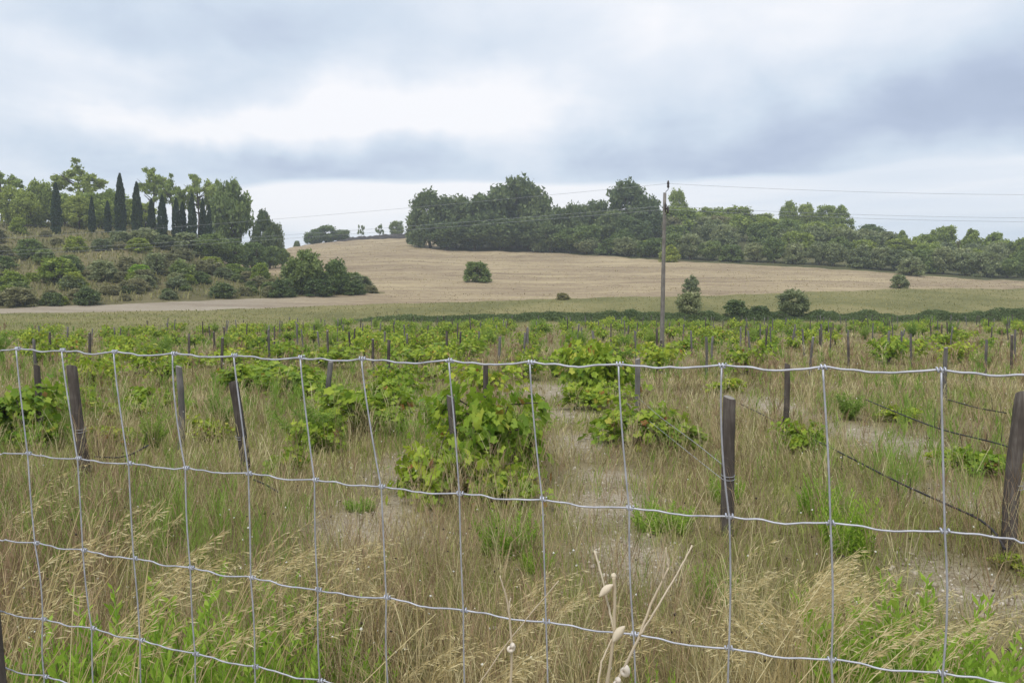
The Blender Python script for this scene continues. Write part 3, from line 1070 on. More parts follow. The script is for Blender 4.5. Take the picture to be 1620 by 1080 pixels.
# the big wood in the middle
WOOD = [(682, 306, 64, 212, 'pine', 'pine_dark', 'tall ragged tree at the left end of the middle wood'),
        (722, 314, 58, 216, 'pine', 'pine_dark', 'second tree from the left in the middle wood'),
        (757, 309, 62, 214, 'pine', 'pine_dark', 'third tree from the left in the middle wood, flat topped'),
        (788, 304, 54, 218, 'pine', 'pine_dark', 'tree just left of the tallest crown of the middle wood'),
        (818, 287, 84, 216, 'pine', 'pine_dark', 'tallest broad crown of the middle wood'),
        (846, 306, 52, 214, 'pine', 'pine_dark', 'tree on the right shoulder of the tallest crown'),
        (660, 338, 34, 218, 'pine', 'pine_dark', 'lower bushy tree at the left foot of the middle wood'),
        (705, 346, 62, 207, 'round', 'pine_dark', 'low front tree at the left corner of the middle wood'),
        (748, 346, 70, 208, 'round', 'pine_dark', 'low front tree below the flat topped crown'),
        (795, 344, 70, 208, 'round', 'pine_dark', 'low front tree left below the tallest crown'),
        (838, 342, 66, 208, 'round', 'pine_dark', 'low front tree right below the tallest crown'),
        (884, 331, 44, 208, 'pine', 'pine_dark', 'first lower tree right of the tallest crown in the middle wood'),
        (912, 325, 44, 208, 'pine', 'pine_dark', 'second lower tree right of the tallest crown'),
        (944, 321, 44, 212, 'pine', 'pine_dark', 'tree just left of the tall dark pine by the pole'),
        (870, 352, 52, 203, 'round', 'pine_dark', 'low tree in front between the tallest crown and its right neighbours'),
        (925, 352, 52, 198, 'round', 'broad', 'low front tree left of the tall dark pine'),
        (990, 291, 62, 215, 'pine', 'pine_dark', 'tall dark domed pine left of the utility pole'),
        (1018, 312, 48, 212, 'pine', 'pine_dark', 'dark pine squeezed between the domed pine and the pole'),
        (965, 335, 46, 205, 'pine', 'pine_dark', 'dark tree at the left foot of the domed pine'),
        (1000, 340, 60, 200, 'round', 'pine_dark', 'dark low tree in front of the domed pine'),
        (1070, 303, 30, 245, 'pine', 'pine', 'thin pine with a small crown just right of the utility pole top'),
        (1244, 317, 30, 236, 'round', 'pine', 'first of four pines poking above the right wood'),
        (1272, 322, 34, 238, 'round', 'pine', 'second of four pines poking above the right wood'),
        (1304, 320, 36, 236, 'round', 'pine', 'third of four pines poking above the right wood'),
        (1328, 325, 40, 230, 'conic', 'pine', 'fourth and rightmost of four pines poking above the right wood'),
        (1378, 354, 46, 225, 'round', 'broad', 'dark rounded tree on the falling skyline right of the four pines'),
        (1426, 364, 24, 215, 'conic', 'pine', 'small pointed pine on the low part of the right skyline'),
        (1491, 353, 44, 205, 'round', 'pine', 'domed pine standing above the wood near the right edge'),
        (1535, 364, 46, 190, 'conic', 'pine', 'bright bushy pine right of the domed pine'),
        (1573, 367, 54, 188, 'conic', 'pine', 'second bright bushy pine near the right edge'),
        (1614, 377, 46, 180, 'conic', 'pine', 'bushy pine cut by the right edge of the view'),
        (1460, 372, 44, 195, 'pine', 'pine', 'bushy green pine left of the domed pine'),
        (1077, 330, 64, 215, 'pine', 'pine', 'green bushy tree just right of the utility pole'),
        (1122, 331, 62, 222, 'pine', 'pine', 'second green tree right of the utility pole'),
        (1162, 329, 62, 228, 'pine', 'pine', 'third green tree right of the utility pole'),
        (1200, 336, 56, 230, 'round', 'pine', 'fourth green tree right of the utility pole'),
        (1236, 345, 52, 222, 'round', 'yellow', 'yellowish green tree below the first of the four pines'),
        (1060, 388, 34, 172, 'conic', 'yellow', 'small pointed bright green pine at the wood edge by the pole'),
        (1020, 380, 34, 186, 'conic', 'yellow', 'small bright green pine left of the pole at the wood edge')]
for px, yt, wpx, D, kind, mat, lab in WOOD:
    plant_px('wood_tree', kind, mat, px, yt, 400, wpx * (1.18 if px < 1030 else 1.08), lab, 'tree', None, D)

# olives along the foot of the right wood
k = 0
g = np.random.default_rng(9)
for px in np.arange(862, 1660, 33):
    D = float(np.interp(px, [860, 950, 1060, 1150, 1300, 1450, 1560, 1620], [206, 193, 179, 172, 165, 160, 156, 156]))
    yb = np.interp(px, [860, 1060, 1300, 1620], [400, 412, 424, 440])
    hpx = g.uniform(30, 46)
    plant_px('wild_olive', 'round' if k % 3 else 'shrub', 'olive' if g.random() < 0.75 else 'broad', px + g.uniform(-6, 6), yb - hpx, yb, g.uniform(40, 58), f'rounded grey-green olive at the foot of the right wood, {NTH[k] if k < 20 else "twenty-" + NTH[k - 20]} from the left', 'tree', 'olives along the wood edge', D)
    k += 1
# the wood's inner trees
cnt = 0
while cnt < 95:
    px = g.uniform(870, 1680)
    t = g.random()
    D0 = np.interp(px, [860, 950, 1060, 1150, 1300, 1450, 1560, 1620], [206, 193, 179, 172, 165, 160, 156, 156])
    D1 = np.interp(px, [860, 1060, 1300, 1400, 1500, 1620], [250, 258, 248, 246, 226, 215])
    D = D0 + 7 + (D1 - D0 - 7) * t
    x = (px - CX) / FPX * D
    z = gz(x, D)
    yg = 495 - (z - EYE) / D * FPX
    cap = np.interp(px, [860, 950, 1040, 1150, 1230, 1330, 1400, 1440, 1500, 1560, 1620], [332, 325, 332, 333, 345, 352, 366, 378, 380, 376, 380])
    hpx = g.uniform(30, 52)
    yt = max(yg - hpx, cap + g.uniform(0, 8))
    if yg - yt < 14:
        continue
    mat = g.choice(['olive', 'olive', 'pine', 'broad', 'pine', 'scrub', 'yellow'], p=[.22, .2, .22, .16, .1, .06, .04])
    if px < 1000:
        mat = g.choice(['pine_dark', 'broad'])
    kind = g.choice(['round', 'round', 'pine', 'shrub'])
    o = plant_px('canopy_tree', kind, mat, px, yt, yg, g.uniform(40, 58), None, 'tree', None, D)
    look = {'scrub': 'brownish', 'olive': 'grey-green', 'broad': 'dark green', 'pine': 'green', 'yellow': 'yellow-green', 'pine_dark': 'blackish green'}[str(mat)]
    tier = 'front' if t < 0.33 else ('middle' if t < 0.66 else 'back')
    defer(o, f'{look} crown', px, D, f'in the {tier} tier of the ' + ('right wood' if px > 1000 else 'middle wood'), 'tree', 'trees inside the wood')
    cnt += 1

# bushes in the hedge line
for px, yt, yb, wpx, kind, mat, lab in [
        (1090, 457, 505, 46, 'round', 'olive', 'pale rounded olive standing in the hedge right of the pole'),
        (1163, 472, 506, 48, 'shrub', 'bramble', 'dark low bush in the hedge between the two larger ones'),
        (1202, 482, 506, 46, 'shrub', 'bramble', 'dark trailing bush left of the big hedge bush'),
        (1254, 457, 509, 58, 'round', 'olive', 'big upright bush standing out of the hedge, right of centre')]:
    x, y, z = hit(px, 511, 60)
    plant_px('hedge_bush', kind, mat, px, yt, yb, wpx, lab, 'shrub', None, D=float(np.interp(px, [1000, 1300], [79, 81])))


# bramble hedge at the far end of the vineyard
def hedge():
    e_x = (1000 - CX) / FPX * 80
    e = empty('bramble_hedge', (e_x, 80, gz(e_x, 80)))
    tag(e, 'long low dark bramble hedge along the far end of the vineyard', 'hedge')
    g = np.random.default_rng(21)
    n = 90000
    px = g.uniform(560, 1900, n)
    keep = g.random(n) < np.interp(px, [560, 700, 900, 1900], [0.12, 0.55, 0.95, 1.0])
    px = px[keep]
    n = len(px)
    D = np.interp(px, [560, 800, 1200, 1900], [73, 77, 80, 80]) + g.normal(size=n) * 0.9
    x = (px - CX) / FPX * D
    hm = 0.72 * (0.05 + 1.7 * fbm(x * 0.45, D * 0.3, 4, 3)) * np.interp(px, [560, 700, 900, 1300, 1620], [0.45, 0.7, 1.0, 0.9, 1.15])
    zz = g.random(n) ** 0.75 * hm * np.exp(-((D - np.interp(px, [560, 800, 1200, 1900], [73, 77, 80, 80])) / 1.9) ** 2)
    P = np.stack([x, D, ground(x, D) + zz], -1) - np.array(e.location)
    mb = MB()
    s = g.uniform(0.08, 0.19, n)
    mb.stamp(TRI_V, TRI_F, P, rotmats(n, g=g) * s[:, None, None], np.clip(fbm(x * 0.6, D, 2) * 0.8 + 0.2 * g.random(n) - 0.1, 0, 1))
    tag(obj('foliage', mb.mesh('foliage'), M['bramble'], e), kind='stuff')
    mb = MB()
    for q in range(160):
        xx = float(g.choice(x))
        yy = 79 + g.normal() * 0.8
        z0 = gz(xx, yy)
        h = g.uniform(0.4, 1.1)
        a = g.uniform(0, 6.28)
        t = np.linspace(0, 1, 4)
        P = np.stack([xx + np.cos(a) * t * h, yy + np.sin(a) * t * h, z0 - 0.05 + h * (1.6 * t - t * t)], -1) - np.array(e.location)
        tube(mb, P, 0.015, 4)
    tag(obj('stems', mb.mesh('stems'), M['bark'], e), kind='stuff')


hedge()


# ------------------------------------------------------------------ vineyard stakes
def stake_mesh(H, r, lean, seed, sides=9, rings=9):
    """irregular round stake, rough sawn top; base at the origin, lean = top offset"""
    g = np.random.default_rng(seed)
    mb = MB()
    t = np.linspace(0, 1, rings)
    z = -0.12 + (H + 0.12) * t
    th = np.linspace(0, 2 * np.pi, sides, endpoint=False)
    ph = g.uniform(0, 6, 3)
    bow = 0.02 * np.sin(np.pi * t) * g.normal()
    V = []
    for i in range(rings):
        rr = r * (1.04 - 0.08 * t[i]) * (1 + 0.07 * np.sin(2 * th + ph[0]) + 0.05 * np.sin(3 * th + ph[1] + 2 * t[i]) + 0.03 * g.normal(size=sides))
        f = (z[i]) / H
        zz = z[i] + (0.012 * np.cos(th - ph[2]) if i == rings - 1 else 0)
        V.append(np.stack([np.cos(th) * rr + lean[0] * f + bow[i], np.sin(th) * rr + lean[1] * f, zz + 0 * th], -1))
    top = V[-1].copy()
    top[:, :2] = top[:, :2].mean(0) + (top[:, :2] - top[:, :2].mean(0)) * 0.86
    top[:, 2] += r * 0.14
    V.append(top)
    V = np.concatenate(V)
    i = np.arange(rings)[:, None] * sides
    j = np.arange(sides)[None]
    kk = (j + 1) % sides
    mb.add(V, np.stack([i + j, i + kk, i + sides + kk, i + sides + j], -1).reshape(-1, 4))
    mb.G.append((np.arange(rings * sides, (rings + 1) * sides)[None], np.array([0.9], np.float32)))
    return mb.mesh('stake', True)


NEAR_STAKES = [
    ((112, 580), (138, 757), 7.7, 0.044, 'thick dark stake leaning left, second large one from the left edge'),
    ((368, 605), (390, 760), 7.6, 0.042, 'dark stake leaning left between the leftmost leaning stake and the big vine'),
    ((712, 628), (722, 778), 7.15, 0.036, 'grey-brown stake standing in the big bushy vine'),
    ((1155, 630), (1150, 850), 5.7, 0.042, 'thick upright dark stake with pale sawn top, right of centre'),
    ((1622, 622), (1597, 886), 5.2, 0.043, 'thick dark stake cut by the right edge, leaning right')]
STAKES = []
for q, (tp, bs, D, r, lab) in enumerate(NEAR_STAKES):
    b = pt(bs[0], bs[1], D)
    b.z = gz(b.x, b.y)
    tpw = pt(tp[0], tp[1], D)
    o = obj('vineyard_stake', stake_mesh(tpw.z - b.z, r, (tpw.x - b.x, 0.02), q + 3, 12, 12), M['stake'])
    o.location = b
    tag(o, lab, 'stake', None)
    H = tpw.z - b.z
    mb = MB()
    for zz in (0.42, 0.445):
        th = np.linspace(0, 2 * np.pi, 17)
        f = zz * H / H
        tube(mb, np.stack([np.cos(th) * (r + 0.003) + (tpw.x - b.x) * zz, np.sin(th) * (r + 0.003) + 0.02 * zz, H * zz + 0.01 * np.sin(th)], -1), 0.0022, 4, cap=False)
    obj('tie_wire', mb.mesh('tie_wire', True), M['cable'], o)
    STAKES.append((b.x, b.y))

SM = [stake_mesh(1.0, 0.034, (random.uniform(-.06, .06), random.uniform(-.05, .05)), 40 + i, 7, 5) for i in range(7)]
for i, m in enumerate(SM):
    m.materials.append(M['stake_grey'] if i % 3 else M['stake'])
MID = [(63, 578, 'grey stake in the vine at the far left edge'), (57, 537, 'stake behind the left edge vine, above the top fence wire'), (142, 527, 'tall thin stake above the leaning dark stake'),
       (297, 528, 'tall grey stake rising above the top wire left of centre'), (282, 580, 'grey stake just left of the second leaning dark stake'),
       (515, 572, 'grey stake between the second leaning stake and the bushy vine'), (615, 538, 'grey stake behind the low vine left of the big vine'),
       (763, 577, 'grey stake directly behind the big bushy vine'), (787, 533, 'pair of grey stakes seen as one above the big vine'),
       (1010, 568, 'stake just touching the top fence wire in the vine right of centre'), (1241, 576, 'lean grey stake with dark ties behind the sawn-top stake'),
       (1118, 533, 'thin stake between the pole and the sawn-top stake'), (1283, 533, 'thin left one of a close pair right of the sawn-top stake'),
       (1297, 520, 'middle thin stake of the group of three above the wire'), (1313, 518, 'dark thin stake, right one of the group of three'),
       (1443, 528, 'dark stake above the wire left of the rightmost mesh upright'), (1498, 550, 'grey stake right behind the rightmost mesh upright'),
       (1601, 530, 'grey stake near the right edge above the top wire'), (994, 515, 'dark thin stake left of the utility pole'), (1006, 523, 'thin stake nearest the left of the utility pole'),
       (1212, 520, 'thin stake in the far rows right of the pole'), (1040, 520, 'short stake leaning against the foot of the utility pole'), (1426, 524, 'leaning thin stake left of the dark right stake'),
       (1172, 517, 'dark slanting thin stake in the far rows, right of the pole')]
for q, (px, yt, lab) in enumerate(MID):
    D = 0.60 * FPX / (yt - 495 + 1.5)
    x = (px - CX) / FPX * D
    z = gz(x, D)
    o = obj('vineyard_stake', SM[q % 7])
    o.location = (x, D, z)
    H = pt(px, yt, D).z - z
    o.scale = (1, 1, H)
    o.rotation_euler = (0, 0, random.uniform(0, 6.28))
    tag(o, lab, 'stake')
    STAKES.append((x, D))
# the far rows
def vine_zone(px, D):
    band = 'nearer rows' if D < 32 else ('middle rows' if D < 48 else 'rearmost rows')
    side = np.searchsorted([180, 400, 640, 860, 1047, 1250, 1450], px)
    lm = ['above the leftmost leaning stake', 'between the leaning stakes', 'above the second leaning stake', 'left of the big vine',
          'right of the big vine', 'left of the utility pole', 'right of the utility pole', 'at the right edge'][side]
    lm = {2: 'above the second leaning stake', 3: 'above the big vine'}.get(int(side), lm)
    lm = {4: 'behind the tall bright vine', 5: 'right of the utility pole', 6: 'above the right mesh uprights', 7: 'at the right edge'}.get(int(side), lm)
    return f'in the {band} {lm}'


g = np.random.default_rng(31)
ROWX = [2.83, 1.2, -0.83, -2.77, -4.24] + [4.65 + 1.8 * i for i in range(24)] + [-6.0 - 1.8 * i for i in range(24)]
far_posts = []
for X in ROWX:
    D = g.uniform(19, 23)
    while D < 72:
        x = X + 0.044 * D
        u = x / D
        px = CX + FPX * u
        kend = np.interp(px, [0, 400, 800, 1200], [51, 60, 70, 72])
        p = 0.72 if px > 250 else 0.5
        if -20 < px < 1650 and D < kend and g.random() < p:
            if all((x - a) ** 2 + (D - b) ** 2 > 1.0 for a, b in STAKES):
                far_posts.append((x + g.normal() * 0.12, D + g.normal() * 0.3, px))
        D += g.uniform(3.6, 5.4)
far_posts.sort(key=lambda a: a[2])
for x, D, px in far_posts[:290]:
    o = obj('vineyard_stake', SM[int(g.integers(0, 7))])
    o.location = (x, D, gz(x, D))
    o.scale = (0.95, 0.95, g.uniform(0.78, 1.05))
    o.rotation_euler = (g.normal() * 0.035, g.normal() * 0.05, g.uniform(0, 6.28))
    defer(o, 'thin stake', px, D, vine_zone(px, D), 'stake', 'stakes in the far vineyard rows')


# ------------------------------------------------------------------ vines and leafy weeds
def vine_leaf():
    """five-lobed leaf, 1 long, slightly folded"""
    ang = np.array([-165, -130, -95, -60, -28, 0, 28, 60, 95, 130, 165]) * np.pi / 180
    rad = np.array([0.30, 0.50, 0.40, 0.56, 0.42, 0.66, 0.42, 0.56, 0.40, 0.50, 0.30])
    V = [[0, 0.0, 0]]
    for a, r in zip(ang, rad):
        V.append([math.sin(a) * r, math.cos(a) * r, 0.10 * abs(math.sin(a)) * r * 2 - 0.12 * r * r])
    n = len(ang)
    F = [[0, i + 1, i + 2] for i in range(n - 1)]
    return np.array(V), np.array(F)


VL, VF = vine_leaf()
SIMPLE_V = np.array([[0, -0.5, 0], [0.42, -0.05, 0.1], [0, 0.5, -0.05], [-0.42, -0.05, 0.1]])


def vine_meshes(seed, near):
    g = np.random.default_rng(seed)
    wood = MB()
    H0 = g.uniform(0.14, 0.26)
    t = np.linspace(0, 1, 6)
    w_ = np.cumsum(g.normal(size=(6, 2)) * 0.02, 0)
    tr = np.column_stack([w_[:, 0], w_[:, 1], -0.06 + (H0 + 0.06) * t])
    tube(wood, tr, np.array([0.034, 0.028, 0.026, 0.027, 0.03, 0.022]), 7)
    P, Dv = [], []
    nc = 16 if near else 12
    for q in range(nc):
        a = g.uniform(0, 2 * np.pi)
        ln = g.uniform(0.40, 0.85)
        up = g.uniform(0.30, 1.25)
        s = np.linspace(0, 1, 7)
        C = tr[-1] + np.stack([np.cos(a) * ln * s * 0.8, np.sin(a) * ln * s * 0.8, ln * (up * s - (0.45 + 0.35 * up) * s ** 2.4)], -1)
        C[1:] += g.normal(size=(6, 3)) * 0.02
        C[:, 2] = np.maximum(C[:, 2], 0.05)
        tube(wood, C, np.linspace(0.008, 0.003, 7), 4)
        m = 72 if near else 38
        u = g.uniform(0.03, 1.03, m)
        B = np.stack([np.interp(u, s, C[:, c]) for c in range(3)], -1) + g.normal(size=(m, 3)) * np.array([0.075, 0.075, 0.06])
        B[:, 2] = np.maximum(B[:, 2], 0.03)
        P.append(B)
        Dv.append(np.stack([np.cos(a) + g.normal(size=m) * 0.8, np.sin(a) + g.normal(size=m) * 0.8, -0.7 + g.normal(size=m) * 0.5], -1))
    P = np.concatenate(P)
    Dv = np.concatenate(Dv)
    n = len(P)
    Y = Dv / np.linalg.norm(Dv, axis=1)[:, None]
    nrm = np.array([0, 0, 0.8]) + np.stack([P[:, 0], P[:, 1], 0 * P[:, 2]], -1) * 1.2 + g.normal(size=(n, 3)) * 0.55
    X = np.cross(Y, nrm)
    X /= np.linalg.norm(X, axis=1)[:, None]
    Z = np.cross(X, Y)
    s = g.uniform(0.055, 0.115, n) * (1 if near else 1.1)
    Mx = np.stack([X, Y, Z], -1) * s[:, None, None]
    val = np.clip(g.normal(0.45, 0.2, n) + 0.25 * (P[:, 2] - 0.5), 0, 0.93)
    red = g.random(n) < 0.018
    val[red] = g.uniform(0.94, 1, red.sum())
    lf = MB()
    if near:
        lf.stamp(VL, VF, P, Mx, val)
    else:
        lf.stamp(SIMPLE_V, LEAF_F, P, Mx, val)
    wm = wood.mesh('trunk', True)
    wm.materials.append(M['bark'])
    lm = lf.mesh('leaves')
    lm.materials.append(M['vine'])
    return wm, lm


def fennel_meshes(seed):
    g = np.random.default_rng(seed)
    st, lf = MB(), MB()
    for q in range(34):
        a = g.uniform(0, 2 * np.pi)
        ln = g.uniform(0.45, 1.0)
        sp = g.uniform(0.05, 0.5)
        s = np.linspace(0, 1, 6)
        C = np.stack([np.cos(a) * sp * s ** 1.3, np.sin(a) * sp * s ** 1.3, -0.03 + ln * s], -1)
        tube(st, C, np.linspace(0.006, 0.002, 6), 4)
        m = 90
        u = g.uniform(0.12, 1.0, m)
        B = np.stack([np.interp(u, s, C[:, c]) for c in range(3)], -1)
        dv = g.normal(size=(m, 3)) + np.array([np.cos(a) * 0.5, np.sin(a) * 0.5, 0.9])
        L_ = g.uniform(0.07, 0.17, m) * (1.15 - 0.6 * u)
        Mx = frames(dv, g)
        Mx = Mx * np.stack([np.full(m, 0.024), L_, np.full(m, 0.01)], -1)[:, None, :]
        lf.stamp(LEAF_V + np.array([0, 0.5, 0]), LEAF_F, B, Mx, g.random(m))
    sm = st.mesh('stems', True)
    sm.materials.append(M['fennel'])
    lm = lf.mesh('foliage')
    lm.materials.append(M['fennel'])
    return sm, lm


def weed_meshes(seed, n_st=58):
    """clump of upright leafy stems, narrow leaves; 1 wide, 1 high"""
    g = np.random.default_rng(seed)
    st, lf = MB(), MB()
    for q in range(n_st):
        r = 0.38 * math.sqrt(g.random())
        a = g.uniform(0, 2 * np.pi)
        ln = g.uniform(0.5, 1.0) * (1.05 - 0.7 * r)
        b = np.array([math.cos(a) * r, math.sin(a) * r, -0.03])
        s = np.linspace(0, 1, 5)
        lean = g.normal(size=2) * 0.07 + np.array([math.cos(a), math.sin(a)]) * 0.12
        C = b + np.stack([lean[0] * s ** 1.5, lean[1] * s ** 1.5, ln * s], -1)
        tube(st, C, np.linspace(0.007, 0.003, 5), 4, 0.3)
        m = 40
        u = np.linspace(0.08, 1.0, m)
        B = np.stack([np.interp(u, s, C[:, c]) for c in range(3)], -1)
        th = np.arange(m) * 2.4 + g.random() * 6
        dv = np.stack([np.cos(th), np.sin(th), 0.5 + 1.3 * u + g.normal(size=m) * 0.2], -1)
        L_ = g.uniform(0.06, 0.115, m) * (1.1 - 0.4 * u)
        Mx = frames(dv, g) * np.stack([L_ * 0.40, L_, L_ * 0.5], -1)[:, None, :]
        lf.stamp(LEAF_V + np.array([0, 0.5, 0]), LEAF_F, B, Mx, np.clip(g.normal(0.5, 0.2, m) + 0.25 * (u - 0.5), 0, 1))
    sm = st.mesh('stems', True)
    sm.materials.append(M['weed'])
    lm = lf.mesh('leaves')
    lm.materials.append(M['weed'])
    return sm, lm


VN = [vine_meshes(100 + i, True) for i in range(5)]
VFAR = [vine_meshes(200 + i, False) for i in range(4)]
FE = [fennel_meshes(300 + i) for i in range(3)]
WE = [weed_meshes(400 + i) for i in range(4)]
vi = 0


def herb(name, meshes, x, y, wid, hgt, label, cat, group=None, parts=('stems', 'foliage'), rz=None):
    e = empty(name, (x, y, gz(x, y)), random.uniform(0, 6.28) if rz is None else rz, (wid, wid, hgt))
    tag(e, label, cat, group)
    obj(parts[0], meshes[0], None, e)
    obj(parts[1], meshes[1], None, e)
    return e


def herb_px(kind, px, ytop, ybase, wpx, label):
    global vi
    vi += 1
    x, y, z = hit(px, ybase - 4)
    H = pt(px, ytop, y).z - z
    W = wpx / FPX * y
    if kind == 'vine':
        ms = VN[vi % 5] if y < 18 else VFAR[vi % 4]
        return herb('grape_vine', ms, x, y, W / 0.88, H / 0.74, label, 'vine', None, ('trunk', 'leaves'))
    if kind == 'fennel':
        return herb('feathery_bush', FE[vi % 3], x, y, W / 0.95, H / 1.0, label, 'plant')
    return herb('leafy_weed', WE[vi % 4], x, y, W / 1.0, H / 1.0, label, 'plant', None, ('stems', 'leaves'))


HERBS = [
    ('vine', 772, 598, 768, 150, 'big bushy grapevine with some reddish leaves behind the grey-brown stake'),
    ('vine', 700, 655, 788, 130, 'lower leafy front of the big vine spreading left of the grey-brown stake'),
    ('vine', 782, 700, 796, 130, 'broad-leaved shoots at the foot of the big vine, right of the stake'),
    ('fennel', 828, 618, 745, 120, 'feathery green bush on the right flank of the big vine'),
    ('vine', 588, 598, 690, 130, 'low spreading vine between two mesh uprights left of the big vine'),
    ('vine', 545, 618, 680, 80, 'vine by the grey stake left of the low spreading vine'),
    ('fennel', 482, 632, 716, 110, 'feathery green bush right of the second leaning stake'),
    ('vine', 455, 688, 760, 58, 'small yellow-green vine low in front of the feathery bush'),
    ('vine', 24, 588, 705, 120, 'leafy vine with orange leaves at the left edge'),
    ('vine', 112, 612, 672, 80, 'vine behind the leftmost thick leaning stake'),
    ('vine', 150, 565, 625, 56, 'upright vine just right of the leftmost leaning stake top'),
    ('fennel', 242, 650, 718, 66, 'feathery tuft between the two leaning dark stakes'),
    ('vine', 240, 598, 655, 80, 'vine left of the thin stake at the third mesh upright'),
    ('fennel', 350, 620, 690, 56, 'feathery shoots at the left side of the second leaning stake'),
    ('vine', 330, 655, 700, 56, 'low vine shoots left below the second leaning stake'),
    ('vine', 440, 566, 620, 110, 'vine beneath the top wire right of the second leaning stake'),
    ('vine', 372, 545, 590, 80, 'vine on the top wire above the second leaning stake'),
    ('vine', 300, 545, 585, 60, 'vine beside the tall grey stake left of centre'),
    ('vine', 520, 545, 588, 90, 'vine on the top wire left of the stake behind the low vine'),
    ('vine', 650, 540, 590, 90, 'vine on the top wire left of the big vine'),
    ('vine', 716, 535, 578, 90, 'dark green vine over the top wire left of the close grey stakes'),
    ('vine', 690, 560, 606, 70, 'vine left above the grey-brown stake'),
    ('vine', 830, 560, 606, 70, 'vine below the top wire between big vine and tall vine'),
    ('vine', 944, 524, 640, 96, 'tall bright vine rising above the top wire left of the pole'),
    ('fennel', 928, 580, 632, 80, 'feathery green bush at the foot of the tall bright vine'),
    ('vine', 936, 600, 652, 76, 'yellowish vine shoots low in front of the tall bright vine'),
    ('vine', 1010, 612, 702, 120, 'vine at the stake touching the top wire, right of the tall vine'),
    ('vine', 1075, 660, 712, 70, 'trailing vine shoot reaching toward the sawn-top stake'),
    ('fennel', 1342, 618, 668, 74, 'feathery green bush in the grass right of the sawn-top stake'),
    ('vine', 1564, 706, 756, 76, 'small bright vine left of the right edge stake'),
    ('fennel', 1558, 556, 588, 56, 'green bush above the top wire near the right edge'),
    ('vine', 1610, 868, 905, 60, 'yellow-green shoots in front of the right edge stake foot'),
    ('vine', 1150, 590, 625, 46, 'small vine above the sawn-top stake under the top wire'),
    ('fennel', 1060, 540, 582, 50, 'green bush beside the foot of the utility pole'),
    ('vine', 985, 545, 580, 56, 'vine between tall bright vine and the utility pole'),
    ('vine', 1270, 660, 720, 60, 'low vine between the lean grey stake and the next mesh upright'),
    ('vine', 205, 622, 668, 70, 'low vine midway between the two leaning dark stakes'),
    ('vine', 60, 640, 712, 80, 'leafy vine left of the leftmost leaning stake foot'),
    ('vine', 185, 668, 705, 60, 'yellowish low shoots right of the leftmost leaning stake'),
    ('vine', 395, 572, 618, 80, 'vine behind the top of the second leaning stake'),
    ('vine', 480, 578, 632, 90, 'vine left of the grey stake between the fifth and sixth mesh uprights'),
    ('vine', 620, 575, 640, 80, 'vine behind the low spreading vine, below the top wire'),
    ('fennel', 690, 620, 690, 70, 'feathery shoots behind the top of the grey-brown stake'),
    ('fennel', 880, 560, 600, 60, 'dark feathery bush left of the tall bright vine'),
    ('vine', 500, 655, 720, 70, 'vine leaves mixed into the feathery bush by the sixth mesh upright'),
    ('vine', 1420, 640, 672, 50, 'small yellowish vine right of the feathery bush in the grass'),
    ('vine', 1500, 700, 740, 50, 'small yellow shoots left of the small bright vine near the right stake'),
    ('weed', 1050, 786, 842, 110, 'low green plant left of the sawn-top stake'),
    ('weed', 570, 785, 812, 60, 'little green sprig at the pale soil left of centre'),
    ('weed', 805, 795, 880, 110, 'arching yellow-green weed below the big vine'),
    ('weed', 850, 860, 910, 60, 'small weed at the tip of the arching one'),
    ('weed', 1300, 745, 820, 90, 'loose green weed left of the second mesh upright from the right'),
    ('weed', 1340, 770, 880, 110, 'bright green weed around the second mesh upright from the right'),
    ('weed', 1130, 880, 960, 80, 'green weed below the sawn-top stake'),
    ('weed', 1150, 745, 800, 60, 'yellowish weed at the left foot of the sawn-top stake'),
]
for h in HERBS:
    herb_px(*h)
# foreground leafy clumps, near the fence
FW = [(235, 915, 2.7, 0.95, 'big bright green leafy clump low at the left behind the fence'),
      (140, 985, 2.75, 0.6, 'green leafy clump at the lower left corner beside the fence post'),
      (330, 990, 2.75, 0.6, 'green leafy clump right of the big left clump'),
      (290, 960, 2.45, 0.55, 'bright leafy clump in front of the big left clump, right side'),
      (185, 975, 2.4, 0.6, 'bright leafy clump in front of the big left clump, left side'),
      (400, 1000, 2.5, 0.45, 'leafy clump under the fourth wire right of the left clumps'),
      (60, 1010, 2.7, 0.5, 'green sprouts at the foot of the left fence post'),
      (450, 905, 3.4, 0.55, 'green leafy clump under the fifth mesh upright from the left'),
      (530, 975, 3.0, 0.4, 'thin green sprouts between the fifth and sixth mesh uprights'),
      (1460, 912, 2.7, 0.8, 'big fresh green leafy clump by the rightmost mesh upright'),
      (1370, 905, 3.1, 0.5, 'upright green leafy clump in the golden grass at the right'),
      (1580, 985, 2.7, 0.55, 'green leafy clump at the lower right corner'),
      (1500, 1000, 2.6, 0.55, 'green leafy clump low in front of the big right clump'),
      (1035, 1045, 2.6, 0.22, 'few green leaves at the bottom edge beside the pale dry stalks')]
for k, (px, yt, D, wid, lab) in enumerate(FW):
    x = (px - CX) / FPX * D
    H = pt(px, yt, D).z - gz(x, D)
    herb('leafy_weed', WE[k % 4], x, D, wid, H, lab, 'plant', None, ('stems', 'leaves'))

